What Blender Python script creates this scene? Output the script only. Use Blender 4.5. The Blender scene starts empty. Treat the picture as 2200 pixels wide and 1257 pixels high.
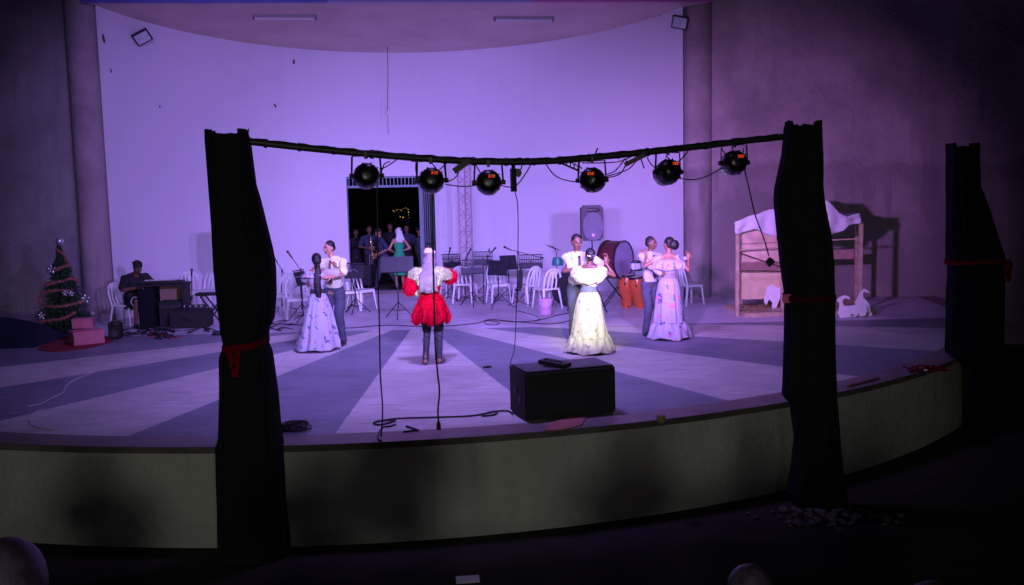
import bpy, bmesh, math, random
from mathutils import Vector, Matrix, noise
random.seed(7)
R = math.radians
S = bpy.context.scene
C = S.collection
V = Vector
# ------------------------------------------------------------------ camera
H = 2.5
PITCH, ROLL, FPX = R(6.05), R(1.25), 2000.0
cam_d = bpy.data.cameras.new('camera'); cam = bpy.data.objects.new('camera', cam_d); C.objects.link(cam)
cam_d.sensor_width = 36.0; cam_d.lens = 36.0 * FPX / 2200.0
cam_d.clip_start = 0.1; cam_d.clip_end = 500
cam.matrix_world = Matrix.Translation((0, 0, H)) @ Matrix.Rotation(math.pi/2 - PITCH, 4, 'X') @ Matrix.Rotation(-ROLL, 4, 'Z')
S.camera = cam
# ------------------------------------------------------------------ world (night sky)
w = bpy.data.worlds.new('World'); S.world = w; w.use_nodes = True
nt = w.node_tree; bg = nt.nodes['Background']
sky = nt.nodes.new('ShaderNodeTexSky'); sky.sky_type = 'NISHITA'; sky.sun_disc = False
sky.sun_elevation = R(-4); sky.sun_rotation = R(200)
nt.links.new(sky.outputs[0], bg.inputs[0]); bg.inputs[1].default_value = 0.06
S.view_settings.view_transform = 'Standard'; S.view_settings.look = 'None'
S.view_settings.exposure = 0.0; S.view_settings.gamma = 1.0
# lamp on the terrace behind the audience: throws their soft head shadows on the stage front
def lamp(name, kind, loc, target, energy, color, **kw):
    d = bpy.data.lights.new(name, kind); d.energy = energy; d.color = color
    for k, v in kw.items(): setattr(d, k, v)
    o = bpy.data.objects.new(name, d); C.objects.link(o)
    o.location = loc
    o.rotation_euler = (V(target) - V(loc)).to_track_quat('-Z', 'Y').to_euler()
    return o
lamp('terrace_and_fill_light', 'SPOT', (-1.10, -4.0, 2.5), (-1.3, 9.2, -0.6), 690, (0.97, 1.0, 0.88), spot_size=R(62), spot_blend=0.5, shadow_soft_size=0.30)
lamp('terrace_and_fill_light', 'SPOT', (2.6, -4.5, 3.6), (0.0, 9.2, -0.55), 120, (1.0, 0.85, 1.0), spot_size=R(70), spot_blend=0.5, shadow_soft_size=0.6)  # weak rear fill added to lift the head shadows, no lamp known there
# violet wash spots added above the frame, no fixtures, to brighten floor and wall
lamp('added_wash', 'SPOT', (-0.6, 11.0, 7.2), (-0.9, 15.0, 0.0), 2950, (0.41, 0.265, 1.0), spot_size=R(108), spot_blend=1.0, shadow_soft_size=0.5)
lamp('added_wash', 'SPOT', (-5.0, 12.0, 6.8), (-6.6, 20.5, 3.2), 1250, (0.42, 0.26, 1.0), spot_size=R(62), spot_blend=1.0, shadow_soft_size=0.4)
lamp('added_soffit_fill', 'POINT', (-2.0, 17.5, 6.0), (0, 0, 0), 30, (0.55, 0.36, 1.0), shadow_soft_size=1.0)  # overhead fill added under the soffit; the tube fittings stay unlit
lamp('gateway_point_lamp', 'POINT', (-4.2, 22.9, 2.6), (0, 0, 0), 6, (0.75, 0.7, 1.0), shadow_soft_size=0.5)  # weak point lamp without fixture, on the stage side of the gateway

# ------------------------------------------------------------------ pixel -> world helpers (2200 px picture)
def ray(u, v):
    x = (u - 1100) / FPX; y = -(v - 628.5) / FPX
    X = x*math.cos(ROLL) + y*math.sin(ROLL); Y = -x*math.sin(ROLL) + y*math.cos(ROLL)
    return V((X, math.cos(PITCH) + Y*math.sin(PITCH), -math.sin(PITCH) + Y*math.cos(PITCH)))
def px(u, v, z=0.0):
    d = ray(u, v); return V((0, 0, H)) + d * ((z - H) / d.z)
def pd(u, v, y):
    d = ray(u, v); return V((0, 0, H)) + d * (y / d.y)

# ------------------------------------------------------------------ materials
MATS = {}
def mat(name, col, rough=0.6, metal=0.0, var=0.12, scale=8.0, bump=0.0, bscale=40.0, spec=0.5, emit=None, es=0.0, sheen=0.0):
    if name in MATS: return MATS[name]
    m = bpy.data.materials.new(name); m.use_nodes = True; t = m.node_tree; N = t.nodes; L = t.links
    b = N['Principled BSDF']; b.inputs['Roughness'].default_value = rough; b.inputs['Metallic'].default_value = metal
    b.inputs['Specular IOR Level'].default_value = spec
    if sheen: b.inputs['Sheen Weight'].default_value = sheen
    tc = N.new('ShaderNodeTexCoord')
    nz = N.new('ShaderNodeTexNoise'); nz.inputs['Scale'].default_value = scale; nz.inputs['Detail'].default_value = 5
    L.new(tc.outputs['Object'], nz.inputs['Vector'])
    rp = N.new('ShaderNodeValToRGB'); e = rp.color_ramp.elements
    e[0].position = 0.3; e[1].position = 0.7
    e[0].color = tuple(max(0, c*(1-var)) for c in col) + (1,); e[1].color = tuple(min(1, c*(1+var)) for c in col) + (1,)
    L.new(nz.outputs[0], rp.inputs[0]); L.new(rp.outputs[0], b.inputs['Base Color'])
    if bump:
        n2 = N.new('ShaderNodeTexNoise'); n2.inputs['Scale'].default_value = bscale; n2.inputs['Detail'].default_value = 4
        L.new(tc.outputs['Object'], n2.inputs['Vector'])
        bp = N.new('ShaderNodeBump'); bp.inputs['Strength'].default_value = bump; bp.inputs['Distance'].default_value = 0.02
        L.new(n2.outputs[0], bp.inputs['Height']); L.new(bp.outputs[0], b.inputs['Normal'])
    if emit:
        b.inputs['Emission Color'].default_value = (*emit, 1); b.inputs['Emission Strength'].default_value = es
    m['ramp'] = rp.name; MATS[name] = m
    return m
def node(m, t): return m.node_tree.nodes.new(t)

def floral(name, base, c1, c2, scale=11.0):
    m = mat(name, base, 0.8, var=0.05); t = m.node_tree; N = t.nodes; L = t.links; b = N['Principled BSDF']
    tc = N.new('ShaderNodeTexCoord'); prev = N[m['ramp']].outputs[0]
    for k, (c, sc, th) in enumerate(((c1, scale, 0.19), (c2, scale*1.35, 0.17))):
        nz = N.new('ShaderNodeTexNoise'); nz.inputs['Scale'].default_value = 22; L.new(tc.outputs['Object'], nz.inputs['Vector'])
        ad = N.new('ShaderNodeMixRGB'); ad.blend_type = 'ADD'; ad.inputs[0].default_value = 0.05
        L.new(tc.outputs['Object'], ad.inputs[1]); L.new(nz.outputs['Color'], ad.inputs[2])
        mp = N.new('ShaderNodeMapping'); mp.inputs['Location'].default_value = (k*3.3, k*1.7, k*5.1); L.new(ad.outputs[0], mp.inputs[0])
        vo = N.new('ShaderNodeTexNoise'); vo.inputs['Scale'].default_value = sc*0.9; vo.inputs['Detail'].default_value = 3; L.new(mp.outputs[0], vo.inputs['Vector'])
        lt = N.new('ShaderNodeMapRange'); lt.inputs[1].default_value = 0.60; lt.inputs[2].default_value = 0.64; L.new(vo.outputs[0], lt.inputs[0])
        n3 = N.new('ShaderNodeTexNoise'); n3.inputs['Scale'].default_value = 7 + k; L.new(mp.outputs[0], n3.inputs['Vector'])
        g = N.new('ShaderNodeMath'); g.operation = 'GREATER_THAN'; g.inputs[1].default_value = 0.42; L.new(n3.outputs[0], g.inputs[0])
        mu = N.new('ShaderNodeMath'); mu.operation = 'MULTIPLY'; L.new(lt.outputs[0], mu.inputs[0]); L.new(g.outputs[0], mu.inputs[1])
        mx = N.new('ShaderNodeMixRGB'); mx.inputs[2].default_value = (*c, 1)
        L.new(mu.outputs[0], mx.inputs[0]); L.new(prev, mx.inputs[1]); prev = mx.outputs[0]
    L.new(prev, b.inputs['Base Color'])
    return m

def stained(name, base, dark, scale=0.5, amount=0.6, bump=0.4, streak=True, zline=None):
    """plaster / concrete with blotches, vertical streaks and a damp band of its own"""
    m = mat(name, base, 0.92, var=0.0, spec=0.2); t = m.node_tree; N = t.nodes; L = t.links; b = N['Principled BSDF']
    tc = N.new('ShaderNodeTexCoord')
    n1 = N.new('ShaderNodeTexNoise'); n1.inputs['Scale'].default_value = scale; n1.inputs['Detail'].default_value = 9; n1.inputs['Roughness'].default_value = 0.62
    L.new(tc.outputs['Object'], n1.inputs['Vector'])
    r1 = N.new('ShaderNodeValToRGB'); r1.color_ramp.elements[0].position = 0.38; r1.color_ramp.elements[1].position = 0.66
    L.new(n1.outputs[0], r1.inputs[0])
    fac = r1.outputs[0]
    if streak:
        mp = N.new('ShaderNodeMapping'); mp.inputs['Scale'].default_value = (2.2, 2.2, 0.25); L.new(tc.outputs['Object'], mp.inputs[0])
        n2 = N.new('ShaderNodeTexNoise'); n2.inputs['Scale'].default_value = 1.3; n2.inputs['Detail'].default_value = 7; L.new(mp.outputs[0], n2.inputs['Vector'])
        r2 = N.new('ShaderNodeValToRGB'); r2.color_ramp.elements[0].position = 0.45; r2.color_ramp.elements[1].position = 0.75
        L.new(n2.outputs[0], r2.inputs[0])
        mm = N.new('ShaderNodeMath'); mm.operation = 'MAXIMUM'; L.new(fac, mm.inputs[0]); L.new(r2.outputs[0], mm.inputs[1]); fac = mm.outputs[0]
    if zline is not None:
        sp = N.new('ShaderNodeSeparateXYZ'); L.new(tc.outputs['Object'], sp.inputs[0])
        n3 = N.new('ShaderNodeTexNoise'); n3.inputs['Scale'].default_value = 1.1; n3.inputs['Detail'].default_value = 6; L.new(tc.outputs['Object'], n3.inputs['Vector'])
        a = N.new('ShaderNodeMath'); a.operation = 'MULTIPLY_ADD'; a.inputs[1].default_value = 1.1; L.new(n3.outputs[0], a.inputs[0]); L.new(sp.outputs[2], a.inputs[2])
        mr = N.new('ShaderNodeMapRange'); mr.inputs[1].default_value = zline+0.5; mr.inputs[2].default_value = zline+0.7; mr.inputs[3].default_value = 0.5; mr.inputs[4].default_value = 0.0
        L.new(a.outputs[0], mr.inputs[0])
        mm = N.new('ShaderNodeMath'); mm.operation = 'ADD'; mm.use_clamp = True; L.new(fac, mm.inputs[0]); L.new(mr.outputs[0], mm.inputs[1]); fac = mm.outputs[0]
    sc = N.new('ShaderNodeMath'); sc.operation = 'MULTIPLY'; sc.inputs[1].default_value = amount; L.new(fac, sc.inputs[0])
    mx = N.new('ShaderNodeMixRGB'); mx.inputs[1].default_value = (*base, 1); mx.inputs[2].default_value = (*dark, 1)
    L.new(sc.outputs[0], mx.inputs[0]); L.new(mx.outputs[0], b.inputs['Base Color'])
    nb = N.new('ShaderNodeTexNoise'); nb.inputs['Scale'].default_value = 14; nb.inputs['Detail'].default_value = 8; L.new(tc.outputs['Object'], nb.inputs['Vector'])
    bp = N.new('ShaderNodeBump'); bp.inputs['Strength'].default_value = bump; bp.inputs['Distance'].default_value = 0.03
    L.new(nb.outputs[0], bp.inputs['Height']); L.new(bp.outputs[0], b.inputs['Normal'])
    return m

M_white = stained('painted_wall_white', (0.69, 0.67, 0.74), (0.56, 0.53, 0.55), 0.35, 0.22, 0.10)
M_conc = stained('grey_render', (0.36, 0.32, 0.34), (0.17, 0.15, 0.165), 0.55, 0.8, 0.6)
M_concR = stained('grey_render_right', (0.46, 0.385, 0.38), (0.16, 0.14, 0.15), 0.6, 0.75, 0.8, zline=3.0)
M_ceil = stained('soffit_plaster', (0.66, 0.50, 0.46), (0.42, 0.32, 0.31), 0.8, 0.5, 0.2, streak=False)
M_front = stained('pale_green_paint', (0.42, 0.42, 0.38), (0.27, 0.27, 0.25), 0.9, 0.8, 0.6, zline=-1.0)
M_black = mat('black_plastic', (0.012, 0.012, 0.014), 0.45, bump=0.1, bscale=200)
M_blackcab = mat('black_textured_cabinet', (0.010, 0.010, 0.012), 0.75, bump=0.3, bscale=160)
M_grille = mat('speaker_grille', (0.07, 0.07, 0.08), 0.5, metal=0.2, bump=0.6, bscale=260)
M_cloth = mat('black_drape_cloth', (0.011, 0.011, 0.016), 0.95, bump=0.4, bscale=30, spec=0.1)
M_navycloth = mat('navy_drape_cloth', (0.007, 0.007, 0.014), 0.95, bump=0.4, bscale=30, spec=0.1)
M_ribbon = mat('red_ribbon', (0.16, 0.002, 0.010), 0.9, spec=0.05, bump=0.2)
M_metal = mat('dark_steel', (0.05, 0.05, 0.055), 0.4, metal=0.7)
M_steel = mat('bright_steel', (0.55, 0.55, 0.58), 0.25, metal=1.0)
M_pipe = mat('black_painted_pipe', (0.018, 0.016, 0.02), 0.5, bump=0.2)
M_cable = mat('black_cable', (0.012, 0.011, 0.013), 0.55)
M_wcable = mat('pale_grey_cable', (0.5, 0.47, 0.45), 0.5)
M_chair = mat('white_chair_plastic', (0.74, 0.74, 0.76), 0.4, var=0.05)
M_stand = mat('charcoal_stand_metal', (0.022, 0.022, 0.032), 0.45, metal=0.3)
M_wood = mat('light_plywood', (0.72, 0.54, 0.40), 0.75, var=0.22, scale=5, bump=0.15)
M_wood2 = mat('timber_batten', (0.46, 0.34, 0.25), 0.75, var=0.25, scale=9)
M_hay = mat('straw', (0.40, 0.27, 0.14), 0.9, var=0.4, scale=18, bump=0.8)
M_sheet = mat('white_sheet_cloth', (0.66, 0.66, 0.72), 0.9, var=0.05, bump=0.25, bscale=12)
M_whitepaint = mat('white_painted_board', (0.78, 0.78, 0.80), 0.7, var=0.05)
M_pink = mat('pink_gift_paper', (0.72, 0.20, 0.32), 0.5, var=0.1)
M_pinkpl = mat('pink_plastic', (0.70, 0.40, 0.62), 0.4, var=0.06)
M_needle = mat('pine_needles', (0.05, 0.13, 0.07), 0.7, var=0.5, scale=14)
M_bark = mat('brown_stem', (0.08, 0.05, 0.03), 0.9)
M_garland = mat('pink_tinsel', (0.60, 0.20, 0.20), 0.4, metal=0.3, var=0.3, scale=30)
M_silver = mat('silver_foil', (0.75, 0.75, 0.80), 0.25, metal=0.8, var=0.2)
M_redcloth = mat('red_cloth', (0.25, 0.01, 0.03), 0.9, bump=0.3)
M_congo = mat('orange_lacquer_wood', (0.62, 0.14, 0.045), 0.3, var=0.15, scale=4)
M_hide = mat('drum_skin', (0.62, 0.55, 0.50), 0.6)
M_maroon = mat('maroon_drum_shell', (0.09, 0.02, 0.028), 0.3, var=0.15)
M_shell = mat('white_drum_shell', (0.62, 0.66, 0.75), 0.35)
M_brass = mat('gold_brass', (0.75, 0.50, 0.15), 0.25, metal=1.0)
M_green = mat('green_dress_cloth', (0.02, 0.38, 0.16), 0.8)
M_gatepaint = mat('blue_grey_gate_paint', (0.13, 0.19, 0.25), 0.5)
M_rail = mat('dull_gate_bar', (0.10, 0.13, 0.17), 0.5)
M_paper = mat('white_paper', (0.6, 0.58, 0.6), 0.8)
M_tube = mat('unlit_tube_glass', (0.7, 0.68, 0.72), 0.3)
M_glass = mat('flood_lens', (0.55, 0.55, 0.6), 0.15)
M_brown = mat('brown_cardboard', (0.28, 0.20, 0.12), 0.85)
M_truss = mat('tower_galvanised', (0.42, 0.30, 0.36), 0.5, metal=0.2)
M_stone = mat('pale_stone', (0.11, 0.095, 0.08), 0.95, var=0.4, scale=6, bump=0.6)
M_ground = stained('dark_earth', (0.026, 0.021, 0.018), (0.014, 0.012, 0.011), 2.0, 0.8, 1.0, streak=False)
M_yard = stained('yard_concrete', (0.16, 0.15, 0.15), (0.09, 0.085, 0.085), 1.2, 0.8, 0.5, streak=False)
# people
SK1 = mat('skin_deep_brown', (0.15, 0.070, 0.042), 0.5, var=0.08)
SK2 = mat('skin_brown', (0.30, 0.135, 0.085), 0.5, var=0.08)
SK3 = mat('skin_light_brown', (0.46, 0.235, 0.15), 0.5, var=0.08)
M_hair = mat('black_hair', (0.010, 0.008, 0.009), 0.45, var=0.3, scale=40, bump=0.5, bscale=90)
M_wig = mat('silver_lilac_hair', (0.15, 0.12, 0.13), 0.5, var=0.18, scale=14, bump=0.6, bscale=60)
M_shirt = mat('cream_shirt', (0.56, 0.57, 0.40), 0.85, var=0.04, bump=0.3, bscale=14)
M_wshirt = mat('white_shirt', (0.42, 0.42, 0.48), 0.85, var=0.04, bump=0.3, bscale=14)
M_trous = mat('slate_trousers', (0.055, 0.062, 0.095), 0.9, var=0.15, bump=0.3, bscale=12)
M_dark = mat('black_clothing', (0.010, 0.009, 0.011), 0.85, bump=0.3, bscale=14)
M_navy = mat('navy_clothing', (0.030, 0.036, 0.075), 0.9, bump=0.3, bscale=14)
M_tie = mat('brown_necktie', (0.14, 0.06, 0.05), 0.6)
M_dtie = mat('dark_patterned_necktie', (0.03, 0.03, 0.05), 0.6)
M_sash = mat('slate_sash', (0.13, 0.16, 0.22), 0.7)
M_gsash = mat('grey_sash', (0.26, 0.23, 0.27), 0.7)
M_bsash = mat('black_sash', (0.03, 0.035, 0.04), 0.7)
M_red = mat('red_velvet', (0.46, 0.001, 0.020), 0.95, spec=0.05, var=0.12, scale=16, bump=0.7, bscale=22, sheen=0.0)
M_fur = mat('white_fur_trim', (0.50, 0.56, 0.28), 0.95, var=0.06, bump=1.0, bscale=70)
M_tights = mat('sheer_dark_tights', (0.065, 0.058, 0.085), 0.6, var=0.2)
M_heel = mat('grey_heeled_shoe', (0.16, 0.14, 0.17), 0.4)
M_shoe = mat('black_shoe', (0.012, 0.012, 0.014), 0.35)
M_wshoe = mat('white_shoe', (0.66, 0.64, 0.68), 0.5)
M_eyew = mat('eye_white', (0.25, 0.22, 0.22), 0.3)
M_eyeb = mat('eye_dark', (0.01, 0.008, 0.008), 0.2)
M_lip = mat('lips', (0.12, 0.04, 0.04), 0.5)
M_flor1 = floral('white_floral_cotton', (0.40, 0.40, 0.45), (0.10, 0.10, 0.22), (0.55, 0.16, 0.30))
M_flor2 = floral('cream_floral_cotton', (0.56, 0.58, 0.38), (0.28, 0.30, 0.24), (0.45, 0.42, 0.34), 13)
M_flor3 = floral('lilac_floral_cotton', (0.36, 0.35, 0.44), (0.08, 0.09, 0.26), (0.62, 0.16, 0.30), 10)
M_cream = mat('cream_ruffle_cotton', (0.56, 0.58, 0.38), 0.85, var=0.05, bump=0.4, bscale=20)

# ------------------------------------------------------------------ mesh builder
class MB:
    def __init__(s): s.v = []; s.f = []
    def add(s, vs, fs):
        n = len(s.v); s.v += [V(q) for q in vs]; s.f += [tuple(i + n for i in f) for f in fs]; return s
    def box(s, c, d, rot=None, bev=0.0):
        bm = bmesh.new(); bmesh.ops.create_cube(bm, size=1)
        for q in bm.verts: q.co = V((q.co.x*d[0], q.co.y*d[1], q.co.z*d[2]))
        if bev: bmesh.ops.bevel(bm, geom=bm.edges[:], offset=bev, segments=2, affect='EDGES')
        M = Matrix.Translation(c) @ (rot.to_4x4() if rot else Matrix())
        return s.bm(bm, M)
    def bm(s, bm, M=Matrix()):
        bm.verts.index_update()
        s.add([M @ q.co for q in bm.verts], [[q.index for q in f.verts] for f in bm.faces]); bm.free(); return s
    def tube(s, pts, r, seg=8, cap=True, flat=1.0):
        pts = [V(p) for p in pts]; n = len(pts)
        rs = r if isinstance(r, (list, tuple)) else [r]*n
        up = V((0, 0, 1)); vs = []; fs = []
        T0 = (pts[1]-pts[0]).normalized()
        A = T0.cross(up)
        if A.length < 0.05: A = T0.cross(V((0, 1, 0)))
        A.normalize()
        for i in range(n):
            T = (pts[min(i+1, n-1)] - pts[max(i-1, 0)])
            if T.length < 1e-9: T = T0
            T.normalize(); A = (A - T*A.dot(T))
            if A.length < 1e-6: A = T.orthogonal()
            A.normalize(); B = T.cross(A)
            for k in range(seg):
                a = 2*math.pi*k/seg
                vs.append(pts[i] + A*math.cos(a)*rs[i] + B*math.sin(a)*rs[i]*flat)
        for i in range(n-1):
            for k in range(seg):
                k2 = (k+1) % seg
                fs.append((i*seg+k, i*seg+k2, (i+1)*seg+k2, (i+1)*seg+k))
        if cap: fs += [tuple(range(seg))[::-1], tuple((n-1)*seg+k for k in range(seg))]
        return s.add(vs, fs)
    def bar(s, a, b, w, h=None): # square bar
        a, b = V(a), V(b); h = h or w; d = b-a
        q = d.to_track_quat('Z', 'Y').to_matrix()
        return s.box((a+b)/2, (w, h, d.length), q)
    def ell(s, c, r, rot=None, sub=3):
        bm = bmesh.new(); bmesh.ops.create_icosphere(bm, subdivisions=sub, radius=1)
        M = Matrix.Translation(c) @ (rot.to_4x4() if rot else Matrix()) @ Matrix.Diagonal((*((r, r, r) if not hasattr(r, '__len__') else r), 1))
        return s.bm(bm, M)
    def cap(s, a, b, ra, rb, seg=14):
        a, b = V(a), V(b); d = b-a
        if d.length < 1e-5: d = V((0, 0, 1e-4))
        u = d.normalized(); pts = []; rs = []
        for k in range(5):
            t = math.pi/2*(k/5); pts.append(a - u*ra*math.cos(t)); rs.append(max(ra*math.sin(t), ra*0.05))
        pts.append(a); rs.append(ra); pts.append(b); rs.append(rb)
        for k in range(1, 6):
            t = math.pi/2*(k/5); pts.append(b + u*rb*math.sin(t)); rs.append(max(rb*math.cos(t), rb*0.05))
        return s.tube(pts, rs, seg)
    def lathe(s, prof, c=(0, 0, 0), seg=24, M=None, cap=True):
        vs = []; fs = []; n = len(prof); M = M or Matrix()
        for r, z in prof:
            for k in range(seg):
                a = 2*math.pi*k/seg; vs.append(M @ (V((r*math.cos(a), r*math.sin(a), z))) + V(c))
        for i in range(n-1):
            for k in range(seg):
                k2 = (k+1) % seg; fs.append((i*seg+k, i*seg+k2, (i+1)*seg+k2, (i+1)*seg+k))
        if cap: fs += [tuple(range(seg))[::-1], tuple((n-1)*seg+k for k in range(seg))]
        return s.add(vs, fs)
    def prism(s, poly, a, ex, ey, th): # outline in plane (ex,ey) at a, thickness along normal
        n = ex.cross(ey).normalized(); k = len(poly)
        v0 = [a + ex*p[0] + ey*p[1] - n*th/2 for p in poly]; v1 = [q + n*th for q in v0]
        fs = [tuple(range(k))[::-1], tuple(range(k, 2*k))] + [(i, (i+1) % k, k+(i+1) % k, k+i) for i in range(k)]
        return s.add(v0+v1, fs)
    def build(s, name, m, parent=None, smooth=True, auto=40):
        me = bpy.data.meshes.new(name); me.from_pydata([tuple(q) for q in s.v], [], s.f)
        bm = bmesh.new(); bm.from_mesh(me); bmesh.ops.recalc_face_normals(bm, faces=bm.faces[:])
        if smooth:
            for f in bm.faces: f.smooth = True
            for e in bm.edges:
                if len(e.link_faces) == 2 and e.calc_face_angle(0) > R(auto): e.smooth = False
        bm.to_mesh(me); bm.free()
        me.materials.append(m)
        o = bpy.data.objects.new(name, me); C.objects.link(o)
        if parent: o.parent = parent
        return o
def empty(name, loc=(0, 0, 0), rz=0.0, sc=1.0):
    o = bpy.data.objects.new(name, None); C.objects.link(o); o.empty_display_size = 0.2
    o.location = loc; o.rotation_euler = (0, 0, rz); o.scale = (sc, sc, sc); return o
def tag(o, label, cat, group=None, kind=None):
    o['label'] = label; o['category'] = cat
    if group: o['group'] = group
    if kind: o['kind'] = kind
    return o
def struct(o): o['kind'] = 'structure'; return o
def kids(o): return [c for c in bpy.data.objects if c.parent == o]
def dup(o, loc, rz=0.0, label=None, sc=None):
    def cp(a, par):
        c = a.copy(); C.objects.link(c)
        if par: c.parent = par
        for ch in kids(a): cp(ch, c)
        return c
    c = cp(o, None); c.location = loc; c.rotation_euler = (0, 0, rz)
    if label: c['label'] = label
    if sc: c.scale = (sc, sc, sc)
    return c
def solid(o, th, off=0.0):
    m = o.modifiers.new('thick', 'SOLIDIFY'); m.thickness = th; m.offset = off; return o
def spline(pts, n=8):
    pts = [V(p) for p in pts]; out = []
    for i in range(len(pts)-1):
        p0 = pts[max(i-1, 0)]; p1 = pts[i]; p2 = pts[i+1]; p3 = pts[min(i+2, len(pts)-1)]
        for k in range(n):
            t = k/n
            out.append(0.5*((2*p1) + (p2-p0)*t + (2*p0-5*p1+4*p2-p3)*t*t + (3*p1-p0-3*p2+p3)*t**3))
    out.append(pts[-1]); return out
def lerp_tab(tab, x):
    if x <= tab[0][0]: return tab[0][1:]
    for a, b in zip(tab, tab[1:]):
        if x <= b[0]:
            t = (x-a[0])/(b[0]-a[0]); return tuple(p+(q-p)*t for p, q in zip(a[1:], b[1:]))
    return tab[-1][1:]

# ================================================================== THE PLACE
GZ = -1.08                      # ground in front of the stage
EC = V((-2.57, 21.37, 0)); ER = 12.1      # stage front circle
WC = V((-1.84, 18.05, 0)); WR = 6.83      # curved back wall circle
APEX = (-1.92, 18.745)
# ground, with the terraces the audience sits on
gm = MB()
gm.add([(-60, 3.75, GZ), (60, 3.75, GZ), (60, 70, GZ), (-60, 70, GZ)], [(0, 1, 2, 3)])
struct(gm.build('ground', M_ground, smooth=False))
tm = MB()
tm.box((0, 3.0, -0.6), (30, 1.5, 1.2)); tm.box((0, 0.2, -0.3), (30, 4.1, 1.8)); tm.box((0, -8, 0.0), (30, 12.3, 1.5))
tm.v = [q if q.y > 2.26 or q.z < 0 else V((q.x, q.y, q.z if q.y > -1.8 else q.z - 0.15)) for q in tm.v]
struct(tm.build('terrace', M_ground, smooth=False))

# stage deck material: fan of dark and pale wedges painted on the floor
m = bpy.data.materials.new('fan_painted_deck'); m.use_nodes = True; t = m.node_tree; N = t.nodes; L = t.links; b = N['Principled BSDF']
b.inputs['Roughness'].default_value = 0.5; b.inputs['Specular IOR Level'].default_value = 0.35
geo = N.new('ShaderNodeTexCoord'); sp = N.new('ShaderNodeSeparateXYZ'); L.new(geo.outputs['Object'], sp.inputs[0])
def mth(op, a, bb=None, c=None):
    n = N.new('ShaderNodeMath'); n.operation = op
    for i, q in enumerate((a, bb, c)):
        if q is None: continue
        if isinstance(q, (int, float)): n.inputs[i].default_value = q
        else: L.new(q, n.inputs[i])
    return n.outputs[0]
dx = mth('SUBTRACT', sp.outputs[0], APEX[0]); dy = mth('SUBTRACT', sp.outputs[1], APEX[1])
ang = mth('ARCTAN2', dx, mth('MULTIPLY', dy, -1.0))       # 0 = towards the audience, + = right
wn = N.new('ShaderNodeTexNoise'); wn.inputs['Scale'].default_value = 5; wn.inputs['Detail'].default_value = 8; wn.inputs['Roughness'].default_value = 0.8; L.new(geo.outputs['Object'], wn.inputs['Vector'])
ang = mth('ADD', ang, mth('MULTIPLY', mth('SUBTRACT', wn.outputs[0], 0.5), 0.007))
fac = mth('MULTIPLY_ADD', ang, 1/math.pi, 0.5)             # -90..90 deg -> 0..1
rp = N.new('ShaderNodeValToRGB'); rp.color_ramp.interpolation = 'CONSTANT'
brk = [-144+90, -130.3+90, -117.3+90, -104.4+90, -90.7+90, -75.7+90, -60.9+90, -45.8+90, -30.5+90, -15.5+90]
# -90.7..-75.7 is pale
pale = (0.58, 0.54, 0.54, 1); dk = (0.215, 0.215, 0.285, 1)
E = rp.color_ramp.elements; E[0].position = 0; E[0].color = dk; E[1].position = brk[0]/180+0.5; E[1].color = pale
for i, q in enumerate(brk[1:]):
    e = E.new(q/180+0.5); e.color = dk if i % 2 == 0 else pale
L.new(fac, rp.inputs[0])
col = rp.outputs[0]
def mix(f, a, bcol):
    n = N.new('ShaderNodeMixRGB'); L.new(f, n.inputs[0]); L.new(a, n.inputs[1])
    if isinstance(bcol, tuple): n.inputs[2].default_value = bcol
    else: L.new(bcol, n.inputs[2])
    return n.outputs[0]
col = mix(mth('GREATER_THAN', sp.outputs[1], 17.35), col, (0.60, 0.55, 0.66, 1))
# border band along the edge
ex = mth('SUBTRACT', sp.outputs[0], EC.x); ey = mth('SUBTRACT', sp.outputs[1], EC.y)
rr = mth('SQRT', mth('ADD', mth('MULTIPLY', ex, ex), mth('MULTIPLY', ey, ey)))
col = mix(mth('GREATER_THAN', rr, ER-0.42), col, (0.22, 0.17, 0.18, 1))
nz = N.new('ShaderNodeTexNoise'); nz.inputs['Scale'].default_value = 0.9; nz.inputs['Detail'].default_value = 10; nz.inputs['Roughness'].default_value = 0.65; L.new(geo.outputs['Object'], nz.inputs['Vector'])
mr = N.new('ShaderNodeMapRange'); mr.inputs[1].default_value = 0.3; mr.inputs[2].default_value = 0.7; mr.inputs[3].default_value = 0.72; mr.inputs[4].default_value = 1.12; L.new(nz.outputs[0], mr.inputs[0])
mp = N.new('ShaderNodeMapping'); mp.inputs['Scale'].default_value = (1, 5, 1); L.new(geo.outputs['Object'], mp.inputs[0])
n2 = N.new('ShaderNodeTexNoise'); n2.inputs['Scale'].default_value = 2.4; n2.inputs['Detail'].default_value = 8; L.new(mp.outputs[0], n2.inputs['Vector'])
mr2 = N.new('ShaderNodeMapRange'); mr2.inputs[1].default_value = 0.35; mr2.inputs[2].default_value = 0.65; mr2.inputs[3].default_value = 0.88; mr2.inputs[4].default_value = 1.08; L.new(n2.outputs[0], mr2.inputs[0])
mm = mth('MULTIPLY', mr.outputs[0], mr2.outputs[0])
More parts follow.
